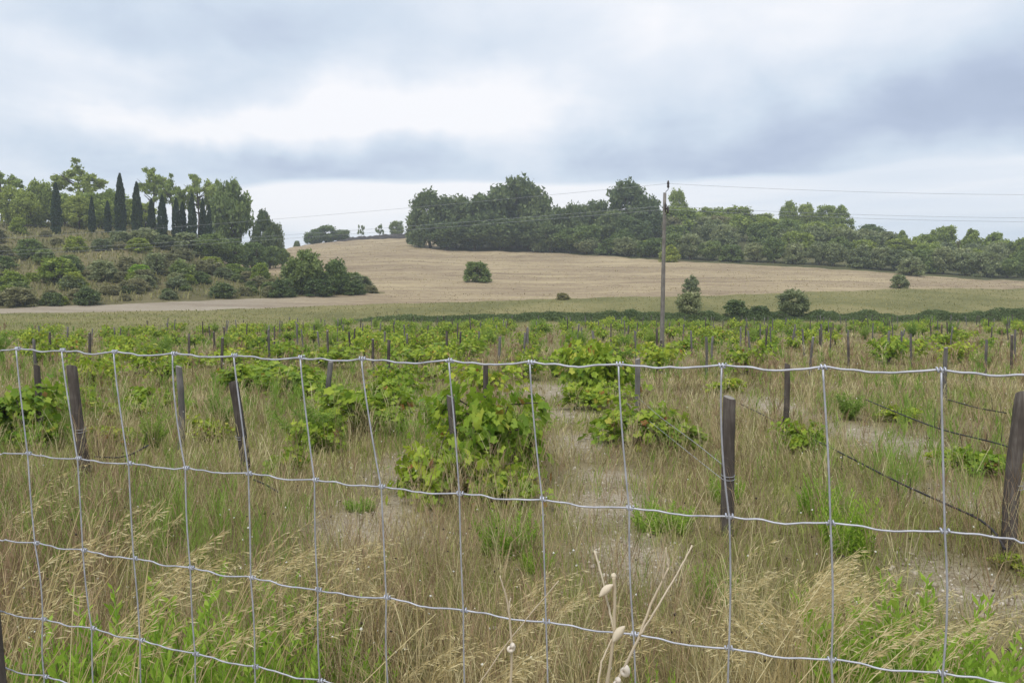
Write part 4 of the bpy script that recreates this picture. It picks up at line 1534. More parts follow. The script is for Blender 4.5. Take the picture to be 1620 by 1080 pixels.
# vines in the far rows
g = np.random.default_rng(41)
taken = []
for X in ROWX:
    D = g.uniform(13, 16)
    while D < 72:
        x = X + 0.044 * D + g.normal() * 0.15
        px = CX + FPX * x / D
        kend = np.interp(px, [0, 400, 800, 1200], [51, 60, 70, 72])
        p = np.interp(px, [0, 200, 350, 950, 1100, 1620], [0.55, 0.65, 0.95, 0.95, 0.45, 0.45])
        if D < 20:
            p *= 0.4
        if -30 < px < 1650 and D < kend and g.random() < p * (0.4 + 1.2 * vnoise(x * 0.12, D * 0.12, 6)):
            taken.append((x, D, px))
        D += g.uniform(1.8, 2.8)
g.shuffle(taken)
for x, D, px in taken[:290]:
    s = g.uniform(0.75, 1.3)
    if g.random() < 0.15:
        o = herb('feathery_bush', FE[int(g.integers(0, 3))], x, D, s, s * 0.8, None, 'plant')
        defer(o, 'feathery tuft', px, D, vine_zone(px, D), 'plant', 'feathery tufts in the far rows')
    else:
        o = herb('grape_vine', VFAR[int(g.integers(0, 4))], x, D, s, s, None, 'vine', None, ('trunk', 'leaves'))
        defer(o, 'leafy vine', px, D, vine_zone(px, D), 'vine', 'vines in the far rows')


# ------------------------------------------------------------------ grasses (uncountable)
def scatter(n, d0, d1, power=1.0, umax=0.72, seed=0):
    g = np.random.default_rng(seed)
    t = g.random(n) ** power
    a, b = math.log(d0), math.log(d1)
    D = np.exp(a + (b - a) * t)
    u = g.uniform(-umax, umax, n)
    return u * D, D, g


def free_of_clumps(x, y):
    f = np.ones_like(x)
    for (px, yt, D, wid, lab) in FW:
        cx = (px - CX) / FPX
        near = (np.abs(x - cx * y) < wid * 0.5) & (y < D + 0.3) & (y > D - 0.9)
        f = np.where(near, 0.22, f)
    return f


def row_phase(x, y):
    """0 on a vine row, 1 midway between rows"""
    X = x - 0.044 * y
    rows = np.array(sorted(ROWX))
    i = np.clip(np.searchsorted(rows, X), 1, len(rows) - 1)
    d_ = np.minimum(np.abs(X - rows[i - 1]), np.abs(X - rows[i]))
    return np.clip(d_ / 0.9, 0, 1)


def stuff(name, mb, mat, label):
    o = obj(name, mb.mesh(name), M[mat])
    tag(o, label, 'grass', None, 'stuff')
    return o


# short dry grass over the whole vineyard
x, y, g = scatter(230000, 2.0, 76, 1.1, 0.74, 1)
pale = pale_at(x, y)
ph = row_phase(x, y)
patch = fbm(x * 0.45, y * 0.45, 12, 3)
dens = free_of_clumps(x, y) * np.clip(1.0 - 0.8 * pale, 0, 1) * np.clip(0.42 + 1.1 * patch - 0.30 * ph, 0.08, 1)
kp = (g.random(len(x)) < dens) & (y < np.interp(CX + FPX * x / y, [0, 400, 800, 1200], [54, 64, 73, 77]))
x, y, patch, ph = x[kp], y[kp], patch[kp], ph[kp]
n = len(x)
tall = np.clip(1.25 - 0.75 * ph + 0.7 * (patch - 0.5), 0.35, 1.7)
h = g.uniform(0.04, 0.20, n) * tall
wd = np.maximum(0.0028, 0.00075 * y) * g.uniform(0.7, 1.5, n)
az_ = fbm(x * 0.3, y * 0.3, 19) * 12 + g.normal(size=n) * 0.9
val = np.clip(fbm(x * 0.6, y * 0.6, 33, 3) * 1.2 - 0.30 + g.normal(size=n) * 0.22, 0, 1)
mb = MB()
blades(mb, np.stack([x, y, ground(x, y) - 0.01], -1), h, wd, az_, g.uniform(0.35, 1.7, n), val)
stuff('dry_grass', mb, 'dry', 'short dry straw-coloured grass covering the vineyard ground')

# greener short grass in patches
x, y, g = scatter(170000, 2.2, 76, 1.0, 0.74, 2)
patch = fbm(x * 0.35 + 40, y * 0.35, 22, 3)
kp = (g.random(len(x)) < np.clip((patch - 0.34) * 4.0, 0.2, 1) * np.clip(1 - pale_at(x, y), 0.1, 1)) & (y < 75)
x, y = x[kp], y[kp]
n = len(x)
mb = MB()
blades(mb, np.stack([x, y, ground(x, y) - 0.01], -1), g.uniform(0.05, 0.20, n), np.maximum(0.0032, 0.0008 * y) * g.uniform(0.7, 1.4, n), g.uniform(0, 6.28, n), g.uniform(0.1, 0.9, n), np.clip(g.normal(0.5, 0.25, n), 0, 1))
stuff('green_grass', mb, 'green', 'patches of olive green grass between the vine rows')


# brown twiggy weeds: branching stems with fine tips
def twig_template(seed):
    g = np.random.default_rng(seed)
    mb = MB()
    P, h, wd, a, b, v = [], [], [], [], [], []
    main = 0.45
    for q in range(26):
        z = g.uniform(0.0, 0.36)
        r = 0.02 + 0.10 * z
        th = g.uniform(0, 6.28)
        P.append([math.cos(th) * r * 0.6, math.sin(th) * r * 0.6, z])
        h.append(g.uniform(0.08, 0.24))
        a.append(th + g.normal() * 0.4)
        b.append(g.uniform(0.4, 1.0))
        v.append(g.random())
        wd.append(0.004)
    return np.array(P), np.array(h), np.array(wd), np.array(a), np.array(b), np.array(v)


def twig_stuff(name, n, d0, d1, mat, label, seed, keepf, wfac=1.0, scale=(0.7, 1.4)):
    x, y, g = scatter(n, d0, d1, 1.0, 0.74, seed)
    kp = g.random(n) < keepf(x, y)
    x, y = x[kp], y[kp]
    T = [twig_template(seed * 10 + i) for i in range(5)]
    P, H, W, A, B, V = [], [], [], [], [], []
    for i in range(5):
        m = np.arange(len(x)) % 5 == i
        xx, yy = x[m], y[m]
        k = len(xx)
        s = g.uniform(*scale, k)
        r = g.uniform(0, 6.28, k)
        tp, th, tw, ta, tb, tv = T[i]
        c, s_ = np.cos(r)[:, None], np.sin(r)[:, None]
        X = xx[:, None] + (tp[None, :, 0] * c - tp[None, :, 1] * s_) * s[:, None]
        Y = yy[:, None] + (tp[None, :, 0] * s_ + tp[None, :, 1] * c) * s[:, None]
        Z = ground(xx, yy)[:, None] + tp[None, :, 2] * s[:, None]
        P.append(np.stack([X, Y, Z], -1).reshape(-1, 3))
        H.append((th[None] * s[:, None]).ravel())
        W.append(np.maximum(0.0026, 0.00055 * yy)[:, None].repeat(len(tp), 1).ravel() * wfac)
        A.append((ta[None] + r[:, None]).ravel())
        B.append(np.broadcast_to(tb, (k, len(tp))).ravel())
        V.append(np.clip(tv[None] * 0.7 + g.uniform(-0.15, 0.45, k)[:, None], 0, 1).ravel())
    mb = MB()
    blades(mb, np.concatenate(P), np.concatenate(H), np.concatenate(W), np.concatenate(A), np.concatenate(B), np.concatenate(V))
    stuff(name, mb, mat, label)


twig_stuff('brown_weeds', 7000, 2.6, 60, 'rust', 'brown dried weeds standing thick between the vine rows', 51,
           lambda x, y: np.clip((fbm(x * 0.4 + 9, y * 0.4, 61, 3) - 0.47) * 3.2, 0.01, 0.7) * np.clip(1.1 - 0.7 * row_phase(x, y), 0, 1) * np.clip(1 - 1.2 * pale_at(x, y), 0, 1))
twig_stuff('straw_weeds', 4200, 2.2, 30, 'dry', 'pale dried weeds and standing straw in the vineyard', 52,
           lambda x, y: np.clip((fbm(x * 0.5 + 3, y * 0.5, 71, 3) - 0.36) * 2.6, 0.05, 0.8) * np.clip(1 - 1.2 * pale_at(x, y), 0, 1) * free_of_clumps(x, y), 0.9)

twig_stuff('row_weeds', 8500, 4.5, 60, 'fennel', 'fresh green weeds scattered low along the vine rows', 53,
           lambda x, y: np.clip((fbm(x * 0.55 + 21, y * 0.4, 81, 3) - 0.44) * 4.0, 0.03, 0.9) * np.clip(1.15 - 0.9 * row_phase(x, y), 0, 1) * np.interp(CX + FPX * x / y, [0, 300, 950, 1150], [1, 1, 1, 0.5]), 1.2, (0.5, 1.15))

# stubble standing in the far field
x, y, g = scatter(60000, 92, 255, 0.9, 0.70, 73)
px = CX + FPX * x / y
kp = (y > np.where(px < 610, cinterp(px, CURVES[3], 1), cinterp(px, CURVES[1], 1)) + 1) & (y < cinterp(px, CURVES[4], 1) - 3) & (px > 360) & (g.random(len(x)) < np.clip((fbm(x * 0.05, y * 0.22, 44, 3) - 0.30) * 2.4, 0.05, 1))
x, y = x[kp], y[kp]
n = len(x)
mb = MB()
blades(mb, np.stack([x, y, ground(x, y) - 0.02], -1), g.uniform(0.05, 0.16, n), 0.0009 * y * g.uniform(0.6, 1.6, n), g.uniform(0, 6.28, n), g.uniform(0.2, 1.2, n), np.clip(fbm(x * 0.07, y * 0.3, 46, 3) * 1.3 - 0.35 + g.normal(size=n) * 0.2, 0, 1))
stuff('field_stubble', mb, 'dry', 'cut stubble standing in the far harvested field')


# golden oat grass: arching stems with hanging spikelets
def oat_grass():
    g = np.random.default_rng(61)
    mb = MB()
    clumps = [(285, 850, 2.3, 14, 0.9), (430, 840, 2.8, 16, 0.5), (95, 835, 2.3, 10, 0.6), (855, 925, 3.0, 20, 0.4), (560, 850, 3.6, 16, 0.3),
              (1290, 890, 2.6, 34, 0.25), (1230, 940, 2.5, 22, -0.2), (1340, 880, 2.7, 22, 0.6), (1400, 960, 2.35, 14, 0.7), (1540, 960, 2.5, 12, 0.9),
              (330, 960, 2.2, 6, 0.3), (180, 930, 2.1, 5, 0.4), (480, 930, 2.5, 12, 0.6), (680, 980, 2.6, 12, 0.1), (780, 1000, 2.5, 12, 0.2), (950, 985, 2.7, 10, 0.0),
              (1100, 960, 2.8, 10, -0.3), (1450, 930, 2.9, 10, 0.2), (30, 900, 2.2, 8, 0.5), (620, 900, 3.3, 10, -0.2), (1180, 900, 3.2, 12, 0.1), (60, 770, 3.4, 10, 0.4), (210, 800, 3.6, 10, 0.2)]
    for px, py, D, n, drift in clumps:
        for q in range(n):
            DD = D + g.normal() * 0.12
            tp = pt(px + g.normal() * 28, py + g.normal() * 22 + 10, DD)
            bx = tp.x - drift * 0.28 + g.normal() * 0.08
            by = DD + g.normal() * 0.10
            bz = gz(bx, by)
            H = tp.z - bz
            if H < 0.15:
                continue
            s = np.linspace(0, 1, 9)
            over = np.array([np.sign(drift + 0.01) * g.uniform(0.10, 0.30), g.normal() * 0.06])
            X = bx + (tp.x - bx) * s ** 1.5 + over[0] * np.clip(s - 0.72, 0, 1) ** 1.4 * 3.2
            Y = by + (tp.y - by) * s + over[1] * s ** 2
            Z = bz + H * (1.10 * s - 0.30 * np.clip(s - 0.62, 0, 1) ** 1.7 * 2.6)
            C = np.stack([X, Y, Z], -1)
            tube(mb, C, np.linspace(0.0017, 0.0007, 9), 3, g.uniform(0.1, 0.8), cap=False)
            m = int(g.integers(20, 36))
            u = g.uniform(0.74, 1.0, m)
            B = np.stack([np.interp(u, s, C[:, c]) for c in range(3)], -1)
            tg = np.gradient(C, axis=0)
            tg /= np.linalg.norm(tg, axis=1)[:, None]
            dv = np.stack([np.interp(u, s, tg[:, c]) for c in range(3)], -1) + g.normal(size=(m, 3)) * 0.28 + np.array([0, 0, -0.45])
            L_ = g.uniform(0.016, 0.032, m)
            B = B + dv * g.uniform(0.0, 0.022, m)[:, None]
            Mx = frames(dv, g) * np.stack([np.full(m, 0.0048), L_, np.full(m, 0.004)], -1)[:, None, :]
            mb.stamp(LEAF_V + np.array([0, 0.5, 0]), LEAF_F, B, Mx, g.uniform(0.2, 1, m))
        # dry leaves at the clump's foot
        k = n * (4 if px > 400 else 2)
        c0 = pt(px, py, D)
        bx = c0.x - drift * 0.28 + g.normal(size=k) * 0.13
        by = D + g.normal(size=k) * 0.12
        blades(mb, np.stack([bx, by, ground(bx, by) - 0.01], -1), g.uniform(0.25, 0.62, k), np.full(k, 0.0034), g.uniform(0, 6.28, k), g.uniform(0.2, 1.0, k), g.uniform(0, 0.7, k))
    stuff('golden_oat_grass', mb, 'gold', 'golden wild oat grass with drooping seed heads along the fence')


oat_grass()

# single long pale straws leaning in the foreground
mb = MB()
g = np.random.default_rng(67)
for (a, b, D) in [((55, 985), (95, 868), 1.95), ((75, 1000), (262, 790), 2.0), ((48, 1000), (128, 800), 2.0), ((18, 915), (62, 790), 2.1), ((205, 1090), (240, 860), 2.05),
                  ((30, 1090), (175, 800), 2.15), ((120, 1080), (330, 880), 2.1), ((300, 1085), (440, 835), 2.2), ((340, 1085), (470, 850), 2.25), ((110, 1075), (118, 920), 1.95),
                  ((1100, 1075), (1225, 960), 2.0), ((1290, 1085), (1345, 900), 2.1), ((1240, 1080), (1400, 930), 2.2), ((1340, 1085), (1480, 980), 2.1), ((1180, 1090), (1330, 880), 2.3),
                  ((540, 1080), (690, 970), 2.0), ((720, 1085), (712, 930), 2.4), ((215, 1085), (236, 880), 1.95), ((380, 1085), (560, 870), 2.3)]:
    A, B = pt(*a, D), pt(*b, D + 0.1)
    dirv = (B - A)
    A = A - dirv * max(0, (A.z - gz(A.x, A.y)) / max(dirv.z, 0.05)) * 0.55
    A.z = min(A.z, gz(A.x, A.y) + 0.0) if A.z < 0.25 else A.z
    gx = gz(A.x, A.y)
    s = np.linspace(0, 1, 9)
    base = np.array([A.x - dirv.x * 0.25, A.y, gx - 0.02])
    mid = np.array(A if A.z > gx + 0.05 else base)
    top = np.array(B)
    C = (1 - s)[:, None] ** 2 * base + 2 * ((1 - s) * s)[:, None] * (0.5 * (base + top) + np.array([-0.02, 0, 0.03])) + (s ** 2)[:, None] * top
    tube(mb, C, np.linspace(0.0021, 0.0011, 9), 4, g.uniform(0.3, 0.9), cap=False)
stuff('long_straws', mb, 'gold', 'long pale single straws leaning across the foreground')

# verge grass beyond the vineyard and on the scrub slope
x, y, g = scatter(36000, 50, 125, 0.9, 0.72, 71)
px = CX + FPX * x / y
k1 = cinterp(px, CURVES[0], 1)
k2 = cinterp(px, CURVES[1], 1)
kp = (y > k1 - 2) & (y < k2 - 0.5)
x, y = x[kp], y[kp]
n = len(x)
mb = MB()
blades(mb, np.stack([x, y, ground(x, y) - 0.02], -1), g.uniform(0.08, 0.24, n), 0.0007 * y * g.uniform(0.8, 1.8, n), g.uniform(0, 6.28, n), g.uniform(0.2, 1, n), np.clip(fbm(x * 0.12, y * 0.25, 5, 3) * 1.6 - 0.35 + g.normal(size=n) * 0.15, 0, 1))
stuff('verge_grass', mb, 'verge', 'yellow-green rough grass strip beyond the vineyard')
x, y, g = scatter(26000, 80, 168, 0.9, 0.72, 72)
px = CX + FPX * x / y
kp = (px < 590) & (y > cinterp(px, CURVES[2], 1) + 0.5) & (y < np.where(px < 340, 168, cinterp(px, CURVES[3], 1)))
x, y = x[kp], y[kp]
n = len(x)
mb = MB()
blades(mb, np.stack([x, y, ground(x, y) - 0.02], -1), g.uniform(0.25, 0.9, n), 0.0014 * y * g.uniform(0.8, 1.8, n), g.uniform(0, 6.28, n), g.uniform(0.2, 1, n), np.clip(fbm(x * 0.1, y * 0.1, 15, 3) * 1.5 - 0.55 + g.normal(size=n) * 0.2, 0, 1))
stuff('slope_grass', mb, 'verge', 'rough dry grass between the shrubs of the left slope')

# limestone chips on the bare soil
x, y, g = scatter(34000, 2.6, 22, 1.0, 0.72, 81)
kp = g.random(len(x)) < np.clip(pale_at(x, y) * 1.3, 0.02, 1)
x, y = x[kp], y[kp]
n = len(x)
OV = np.array([[1, 0, 0], [0, 1, 0], [-1, 0, 0], [0, -1, 0], [0, 0, 0.6], [0, 0, -0.6]])
OF = np.array([[0, 1, 4], [1, 2, 4], [2, 3, 4], [3, 0, 4], [1, 0, 5], [2, 1, 5], [3, 2, 5], [0, 3, 5]])
mb = MB()
s = np.minimum(g.gamma(2.0, 0.0036, n) + 0.003, 0.022)
mb.stamp(OV, OF, np.stack([x, y, ground(x, y) + s * 0.2], -1), rotmats(n, g=g) * s[:, None, None], g.random(n))
o = obj('limestone_chips', mb.mesh('limestone_chips'), M['pebble'])
tag(o, 'pale limestone chips scattered on the bare soil patches', 'gravel', None, 'stuff')

# tiny white flower heads and dark seed heads on thin stems
for nm, mat, lab, n0, seed, sz in [('white_flowers', 'flower', 'tiny white flower heads dotted through the dry grass', 420, 91, 0.006), ('seed_heads', 'seed', 'tiny dark dried seed heads dotted through the dry grass', 520, 92, 0.007)]:
    x, y, g = scatter(n0, 2.6, 22, 1.0, 0.72, seed)
    n = len(x)
    h = g.uniform(0.15, 0.45, n)
    gzv = ground(x, y)
    mb = MB()
    s = np.maximum(sz, 0.0007 * y) * g.uniform(0.6, 1.3, n)
    mb.stamp(OV, OF, np.stack([x, y, gzv + h], -1), rotmats(n, g=g) * s[:, None, None], g.random(n))
    blades(mb, np.stack([x, y, gzv - 0.01], -1), h + 0.01, np.maximum(0.0018, 0.0004 * y), g.uniform(0, 6.28, n), np.full(n, 0.02), 0.2)
    me = mb.mesh(nm)
    me.materials.append(M[mat])
    me.materials.append(M['dry'])
    mi = np.zeros(len(me.polygons), np.int32)
    mi[n * 8:] = 1
    me.polygons.foreach_set('material_index', mi)
    o = obj(nm, me)
    tag(o, lab, 'flowers' if mat == 'flower' else 'seed heads', None, 'stuff')


# ------------------------------------------------------------------ drip hoses and row wires
def line_thing(name, pts, r, mat, label, cat, twigs=0, sides=6):
    P = np.array([tuple(p) for p in pts])
    t = np.linspace(0, len(P) - 1, len(P) * 8)
    C = np.stack([np.interp(t, range(len(P)), P[:, c]) for c in range(3)], -1)
    ker = np.ones(7) / 7
    C2 = C.copy()
    for c in range(3):
        C2[3:-3, c] = np.convolve(C[:, c], ker, 'valid')
    C = C2
    e = empty(name, C[0])
    tag(e, label, cat)
    mb = MB()
    tube(mb, C - C[0], r, sides)
    obj('line', mb.mesh('line', True), M[mat], e)
    g = np.random.default_rng(int(abs(P[0, 0]) * 100) + 3)
    for q in range(twigs):
        i = int(g.integers(2, len(C) - 2))
        ln = g.uniform(0.05, 0.22)
        mb = MB()
        d_ = np.array([g.normal() * 0.02, g.normal() * 0.02, ln * (1 if g.random() < 0.45 else -0.9)])
        s = np.linspace(0, 1, 4)[:, None]
        tube(mb, C[i] - C[0] + d_ * s, np.linspace(0.004, 0.002, 4), 4)
        obj('dropper', mb.mesh('dropper', True), M['hose'], e)


def hose(pix, hgt, label, r=0.0075, twigs=6, mat='hose', name='drip_hose', cat='hose'):
    pts = []
    for (px, py) in pix:
        # the hose hangs hgt above the ground under it
        Ds = np.geomspace(3, 60, 800)
        a = pt(px, py, 1.0)
        gg = ground(a.x * Ds, Ds) + hgt - (EYE + (a.z - EYE) * Ds)
        D = float(Ds[np.argmax(gg >= 0)])
        pts.append((a.x * D, D, EYE + (a.z - EYE) * D))
    line_thing(name, pts, r, mat, label, cat, twigs)


hose([(1590, 868), (1572, 838), (1545, 818), (1497, 797), (1415, 760), (1315, 708), (1250, 677), (1170, 638)], 0.17, 'black drip hose running back from the right edge stake past the lean grey stake', twigs=12)
hose([(1606, 710), (1575, 700), (1490, 680), (1425, 655), (1370, 632)], 0.30, 'black drip hose in the next row behind the right edge stake', twigs=8)
hose([(1592, 653), (1545, 645), (1500, 632)], 0.30, 'short far piece of black hose behind the rightmost mesh upright', twigs=3)
hose([(150, 722), (185, 724), (205, 720), (235, 704)], 0.22, 'black hose end curling beside the leftmost leaning stake', twigs=4)
hose([(398, 757), (420, 766), (440, 778)], 0.12, 'short black hose end at the foot of the second leaning stake', twigs=1)
hose([(1152, 742), (1100, 700), (1045, 660), (1005, 625)], 0.42, 'thin pale row wire running back from the sawn-top stake', 0.0022, 0, 'cable', 'row_wire', 'wire')
hose([(1152, 765), (1085, 712), (1030, 668), (990, 636)], 0.30, 'lower thin pale row wire behind the sawn-top stake', 0.0022, 0, 'cable', 'row_wire', 'wire')


# ------------------------------------------------------------------ utility pole and power lines
def utility_pole(px, D, ytop, label, lean=0.0, w=1.0):
    x = (px - CX) / FPX * D
    z = gz(x, D)
    top = pt(px, ytop, D).z
    H = top - z
    e = empty('utility_pole', (x, D, z))
    tag(e, label, 'pole')
    mb = MB()
    s = np.linspace(0, 1, 9)
    tube(mb, np.stack([lean * s, 0 * s, -0.3 + (H + 0.3) * s], -1), np.linspace(0.088, 0.058, 9), 10)
    obj('shaft', mb.mesh('shaft', True), M['pole'], e)
    for k, (ox, oz) in enumerate([(0.11, 0.30), (0.10, -0.62), (0.02, -0.50)]):
        mb = MB()
        tube(mb, [(lean + ox * 0.2, -0.05, H - 0.25 + oz * 0.9), (lean + ox, -0.06, H - 0.16 + oz * 0.9), (lean + ox, -0.06, H + oz)], 0.014, 6)
        b = obj('insulator_hook', mb.mesh('insulator_hook', True), M['iron'], e)
        mb = MB()
        prof = [(0, 0.02), (0.04, 0.05), (0.08, 0.035), (0.12, 0.05), (0.17, 0.038), (0.21, 0.015)]
        tube(mb, [(lean + ox, -0.06, H + oz - 0.14 + p[0] * 1.3) for p in prof], [p[1] for p in prof], 8)
        obj('insulator', mb.mesh('insulator', True), M['ceramic'], b)
    return x, D, z, H


px_, D_, z_, H_ = utility_pole(1047, 31, 305, 'tall slim wooden utility pole with insulators at its top, standing in the vineyard', 0.08)
TIPS = [Vector((px_ + 0.19, 30.94, z_ + H_ + 0.32)), Vector((px_ + 0.18, 30.94, z_ + H_ - 0.6)), Vector((px_ + 0.10, 30.94, z_ + H_ - 0.48))]
ENDR = [pt(2150, 300, 29), pt(2150, 345, 29), pt(2150, 338, 29)]
ENDL = [pt(-420, 392, 62), pt(-420, 412, 62), pt(-420, 406, 62)]
for k, nm in enumerate(['top', 'lowest', 'middle']):
    mb = MB()
    pts = []
    for A, B, sag in ((ENDL[k], TIPS[k], 0.5), (TIPS[k], ENDR[k], 0.28)):
        s = np.linspace(0, 1, 40)
        C = np.array(A)[None] * (1 - s)[:, None] + np.array(B)[None] * s[:, None]
        C[:, 2] -= sag * 4 * s * (1 - s)
        pts.append(C)
    C = np.concatenate([pts[0], pts[1][1:]])
    o_ = C[39].copy()
    tube(mb, C - o_, 0.005, 5)
    o = obj('power_line', mb.mesh('power_line', True), M['cable'])
    o.location = o_
    tag(o, f'{nm} of the three thin power lines crossing the view over the pole', 'power line')


# ------------------------------------------------------------------ mesh fence in the foreground
FA = math.atan(3395 / FPX)                   # the fence runs away to the left
FDIR = Vector((math.sin(FA), -math.cos(FA), 0))     # to the right and nearer
Z0 = 1.42


def fence_pt(px, py):
    """pixel -> point in the vertical plane of the fence"""
    u = (px - CX) / FPX
    # (x, y) = (0, Z0) + s * FDIR ; x / y = u
    s = u * Z0 / (FDIR.x - u * FDIR.y)
    y = Z0 + s * FDIR.y
    return pt(px, py, y), s


def s_of(px):
    return fence_pt(px, 540)[1]


WIRES = [[(0, 553), (280, 562), (480, 568), (712, 573), (980, 579), (1300, 584), (1620, 592)],
         [(0, 715), (205, 735), (395, 751), (605, 772), (728, 783), (860, 792), (998, 806), (1157, 819), (1318, 830), (1500, 843), (1620, 850)],
         [(0, 853), (128, 872), (210, 885), (300, 900), (393, 915), (503, 935), (611, 947), (734, 967), (866, 985), (1006, 1005), (1158, 1027), (1322, 1046), (1500, 1067), (1620, 1080)],
         [(0, 970), (140, 995), (217, 1014), (305, 1036), (400, 1056), (503, 1078)]]
STAYS = [[28, 43, 52, 62], [100, 122, 128, 140], [182, 203, 209, 217], [275, 293, 299, 305], [372, 393, 395, 400], [477, 498, 502, 504], [574, 604, 611, 614],
         [712, 728, 734, 737], [840, 860, 866, 869], [980, 998, 1006, 1010], [1143, 1157, 1158, 1160], [1303, 1318, 1322, 1324], [1490, 1500, 1500, 1501]]
WIRE_R = 0.00155
# heights of each wire as a function of the run s (fit from the photograph)
ZF = []
for tab in WIRES:
    S, Zs = [], []
    for p in tab:
        P, s = fence_pt(*p)
        S.append(s)
        Zs.append(P.z)
    c = np.polyfit(S, Zs, 1)
    ZF.append((np.array(S), np.array(Zs), c))


def wire_z(i, s):
    if i < len(ZF):
        S, Zs, c = ZF[i]
        lin = np.polyval(c, s)
        res = np.interp(s, S, Zs - np.polyval(c, S), left=0, right=0)
        return lin + res
    z3, z2 = wire_z(3, s), wire_z(2, s)
    step = [0.125, 0.245, 0.355, 0.455, 0.55, 0.64][i - 4]
    return z3 - step


SMIN, SMAX = s_of(25) - 6 * 0.15, s_of(1490) + 5 * 0.15
NW = 9
stay_s = [[s_of(p) for p in row] for row in STAYS]
sp = (stay_s[-1][0] - stay_s[0][0]) / 12
for q in range(1, 6):
    stay_s.append([v + sp * q for v in stay_s[12]])
    stay_s.insert(0, [v - sp for v in stay_s[0]])
fx, fy = 0.0, Z0
root_s = s_of(-10)


def fp(s, z, off=0.0):
    return np.stack([FDIR.x * s + off * FDIR.y * -1, Z0 + FDIR.y * s + off * FDIR.x, z + 0 * s], -1)


froot = Vector((0, Z0, gz(0, Z0)))
fence = empty('wire_mesh_fence', froot)
tag(fence, 'galvanised wire mesh fence crossing the whole foreground', 'fence')
g = np.random.default_rng(3)
fo = np.array(froot)
for i in range(NW):
    knots_s = np.array([r[min(i, 3)] for r in stay_s])
    s = np.linspace(SMIN, SMAX, 420)
    z = wire_z(i, s)
    dk = s[:, None] - knots_s[None]
    near = dk[np.arange(len(s)), np.abs(dk).argmin(1)]
    crimp = 0.0026 * np.exp(-(near / 0.020) ** 2) + 0.0018 * np.exp(-((near - 0.042) / 0.015) ** 2) - 0.0022 * np.exp(-((np.abs(near) - 0.065) / 0.02) ** 2)
    z = z + crimp * (1 if i else 1.1) + 0.0009 * np.interp(s, np.linspace(SMIN, SMAX, 120), g.normal(size=120))
    mb = MB()
    tube(mb, fp(s, z, 0.0) - fo, WIRE_R * (1.15 if i == 0 else 1.0), 7)
    obj('horizontal_wire', mb.mesh('horizontal_wire', True), M['wire'], fence)
km = MB()
th = np.linspace(0, 2 * np.pi * 2.4, 26)
tube(km, np.stack([np.linspace(-0.006, 0.006, 26), np.cos(th) * 0.0034, np.sin(th) * 0.0034], -1), 0.0014, 5)
kmesh = km.mesh('wire_knot', True)
kmesh.materials.append(M['knot'])
ang = math.atan2(FDIR.y, FDIR.x)
for row in stay_s:
    P = []
    for i in range(NW):
        s = row[min(i, 3)] + (0.0012 * (i - 3) if i > 3 else 0)
        P.append((s, float(wire_z(i, np.array([s]))[0])))
    mb = MB()
    S, Z = [], []
    for i in range(NW - 1):
        t = np.linspace(0, 1, 14)[: None if i == NW - 2 else -1]
        bow = g.normal() * 0.0028
        S.append(P[i][0] + (P[i + 1][0] - P[i][0]) * t ** (1.35 if i == 0 else 1.0) + bow * np.sin(np.pi * t))
        Z.append(P[i][1] + (P[i + 1][1] - P[i][1]) * t)
    S, Z = np.concatenate(S), np.concatenate(Z)
    tube(mb, fp(S, Z, -0.0045) - fo, WIRE_R * 0.95, 6)
    st = obj('vertical_wire', mb.mesh('vertical_wire', True), M['wire'], fence)
    for i in range(min(NW, 6)):
        k = obj('wire_knot', kmesh, None, st)
        k.location = Vector(fp(np.array([P[i][0]]), np.array([P[i][1] + 0.0032]), -0.001)[0] - fo)
        k.rotation_euler = (g.uniform(0, 6), 0, ang)

# fence post at the left edge
def fence_post(pt_top, pt_bot, label, r=0.026, off=0.03):
    A, _ = fence_pt(*pt_top)
    B, _ = fence_pt(*pt_bot)
    n = Vector((-FDIR.y, FDIR.x, 0)) * -1
    A = A + n * off
    B = B + n * off
    d_ = (B - A)
    k = (A.z - gz(A.x, A.y)) / (A.z - B.z)
    base = A + d_ * k
    o = obj('fence_post', stake_mesh(A.z - base.z, r, (A.x - base.x, A.y - base.y), 77, 10, 10), M['stake'])
    o.location = base
    tag(o, label, 'post')


fence_post((-9, 880), (27, 1080), 'dark leaning fence post cut by the lower left edge')


# ------------------------------------------------------------------ dry stalks and snails right in front
def stalk(label, branches):
    """each branch: list of (px, py, D, r)"""
    first = branches[0][0]
    b0 = pt(*first[:3])
    base = Vector((b0.x, b0.y, gz(b0.x, b0.y)))
    e = empty('dry_stalk', base)
    tag(e, label, 'stalk')
    for k, br in enumerate(branches):
        P = [np.array(pt(p[0], p[1], p[2])) for p in br]
        rr = [p[3] for p in br]
        if k == 0:
            P.insert(0, np.array([P[0][0] * 0.98, P[0][1], base.z - 0.02]))
            rr.insert(0, rr[0] * 1.15)
        P = np.array(P) - np.array(base)
        t = np.linspace(0, len(P) - 1, len(P) * 5)
        C = np.stack([np.interp(t, range(len(P)), P[:, c]) for c in range(3)], -1)
        C[1:-1] += np.random.default_rng(k + 5).normal(size=(len(C) - 2, 3)) * 0.0003
        mb = MB()
        rad = np.interp(t, range(len(P)), rr) * 0.72 * (1 + 0.06 * np.random.default_rng(k).normal(size=len(t)))
        tube(mb, C, rad, 7, 0.4 + 0.4 * (k % 2))
        obj('stem' if k == 0 else 'branch', mb.mesh('stem', True), M['stalk'], e)
    return e


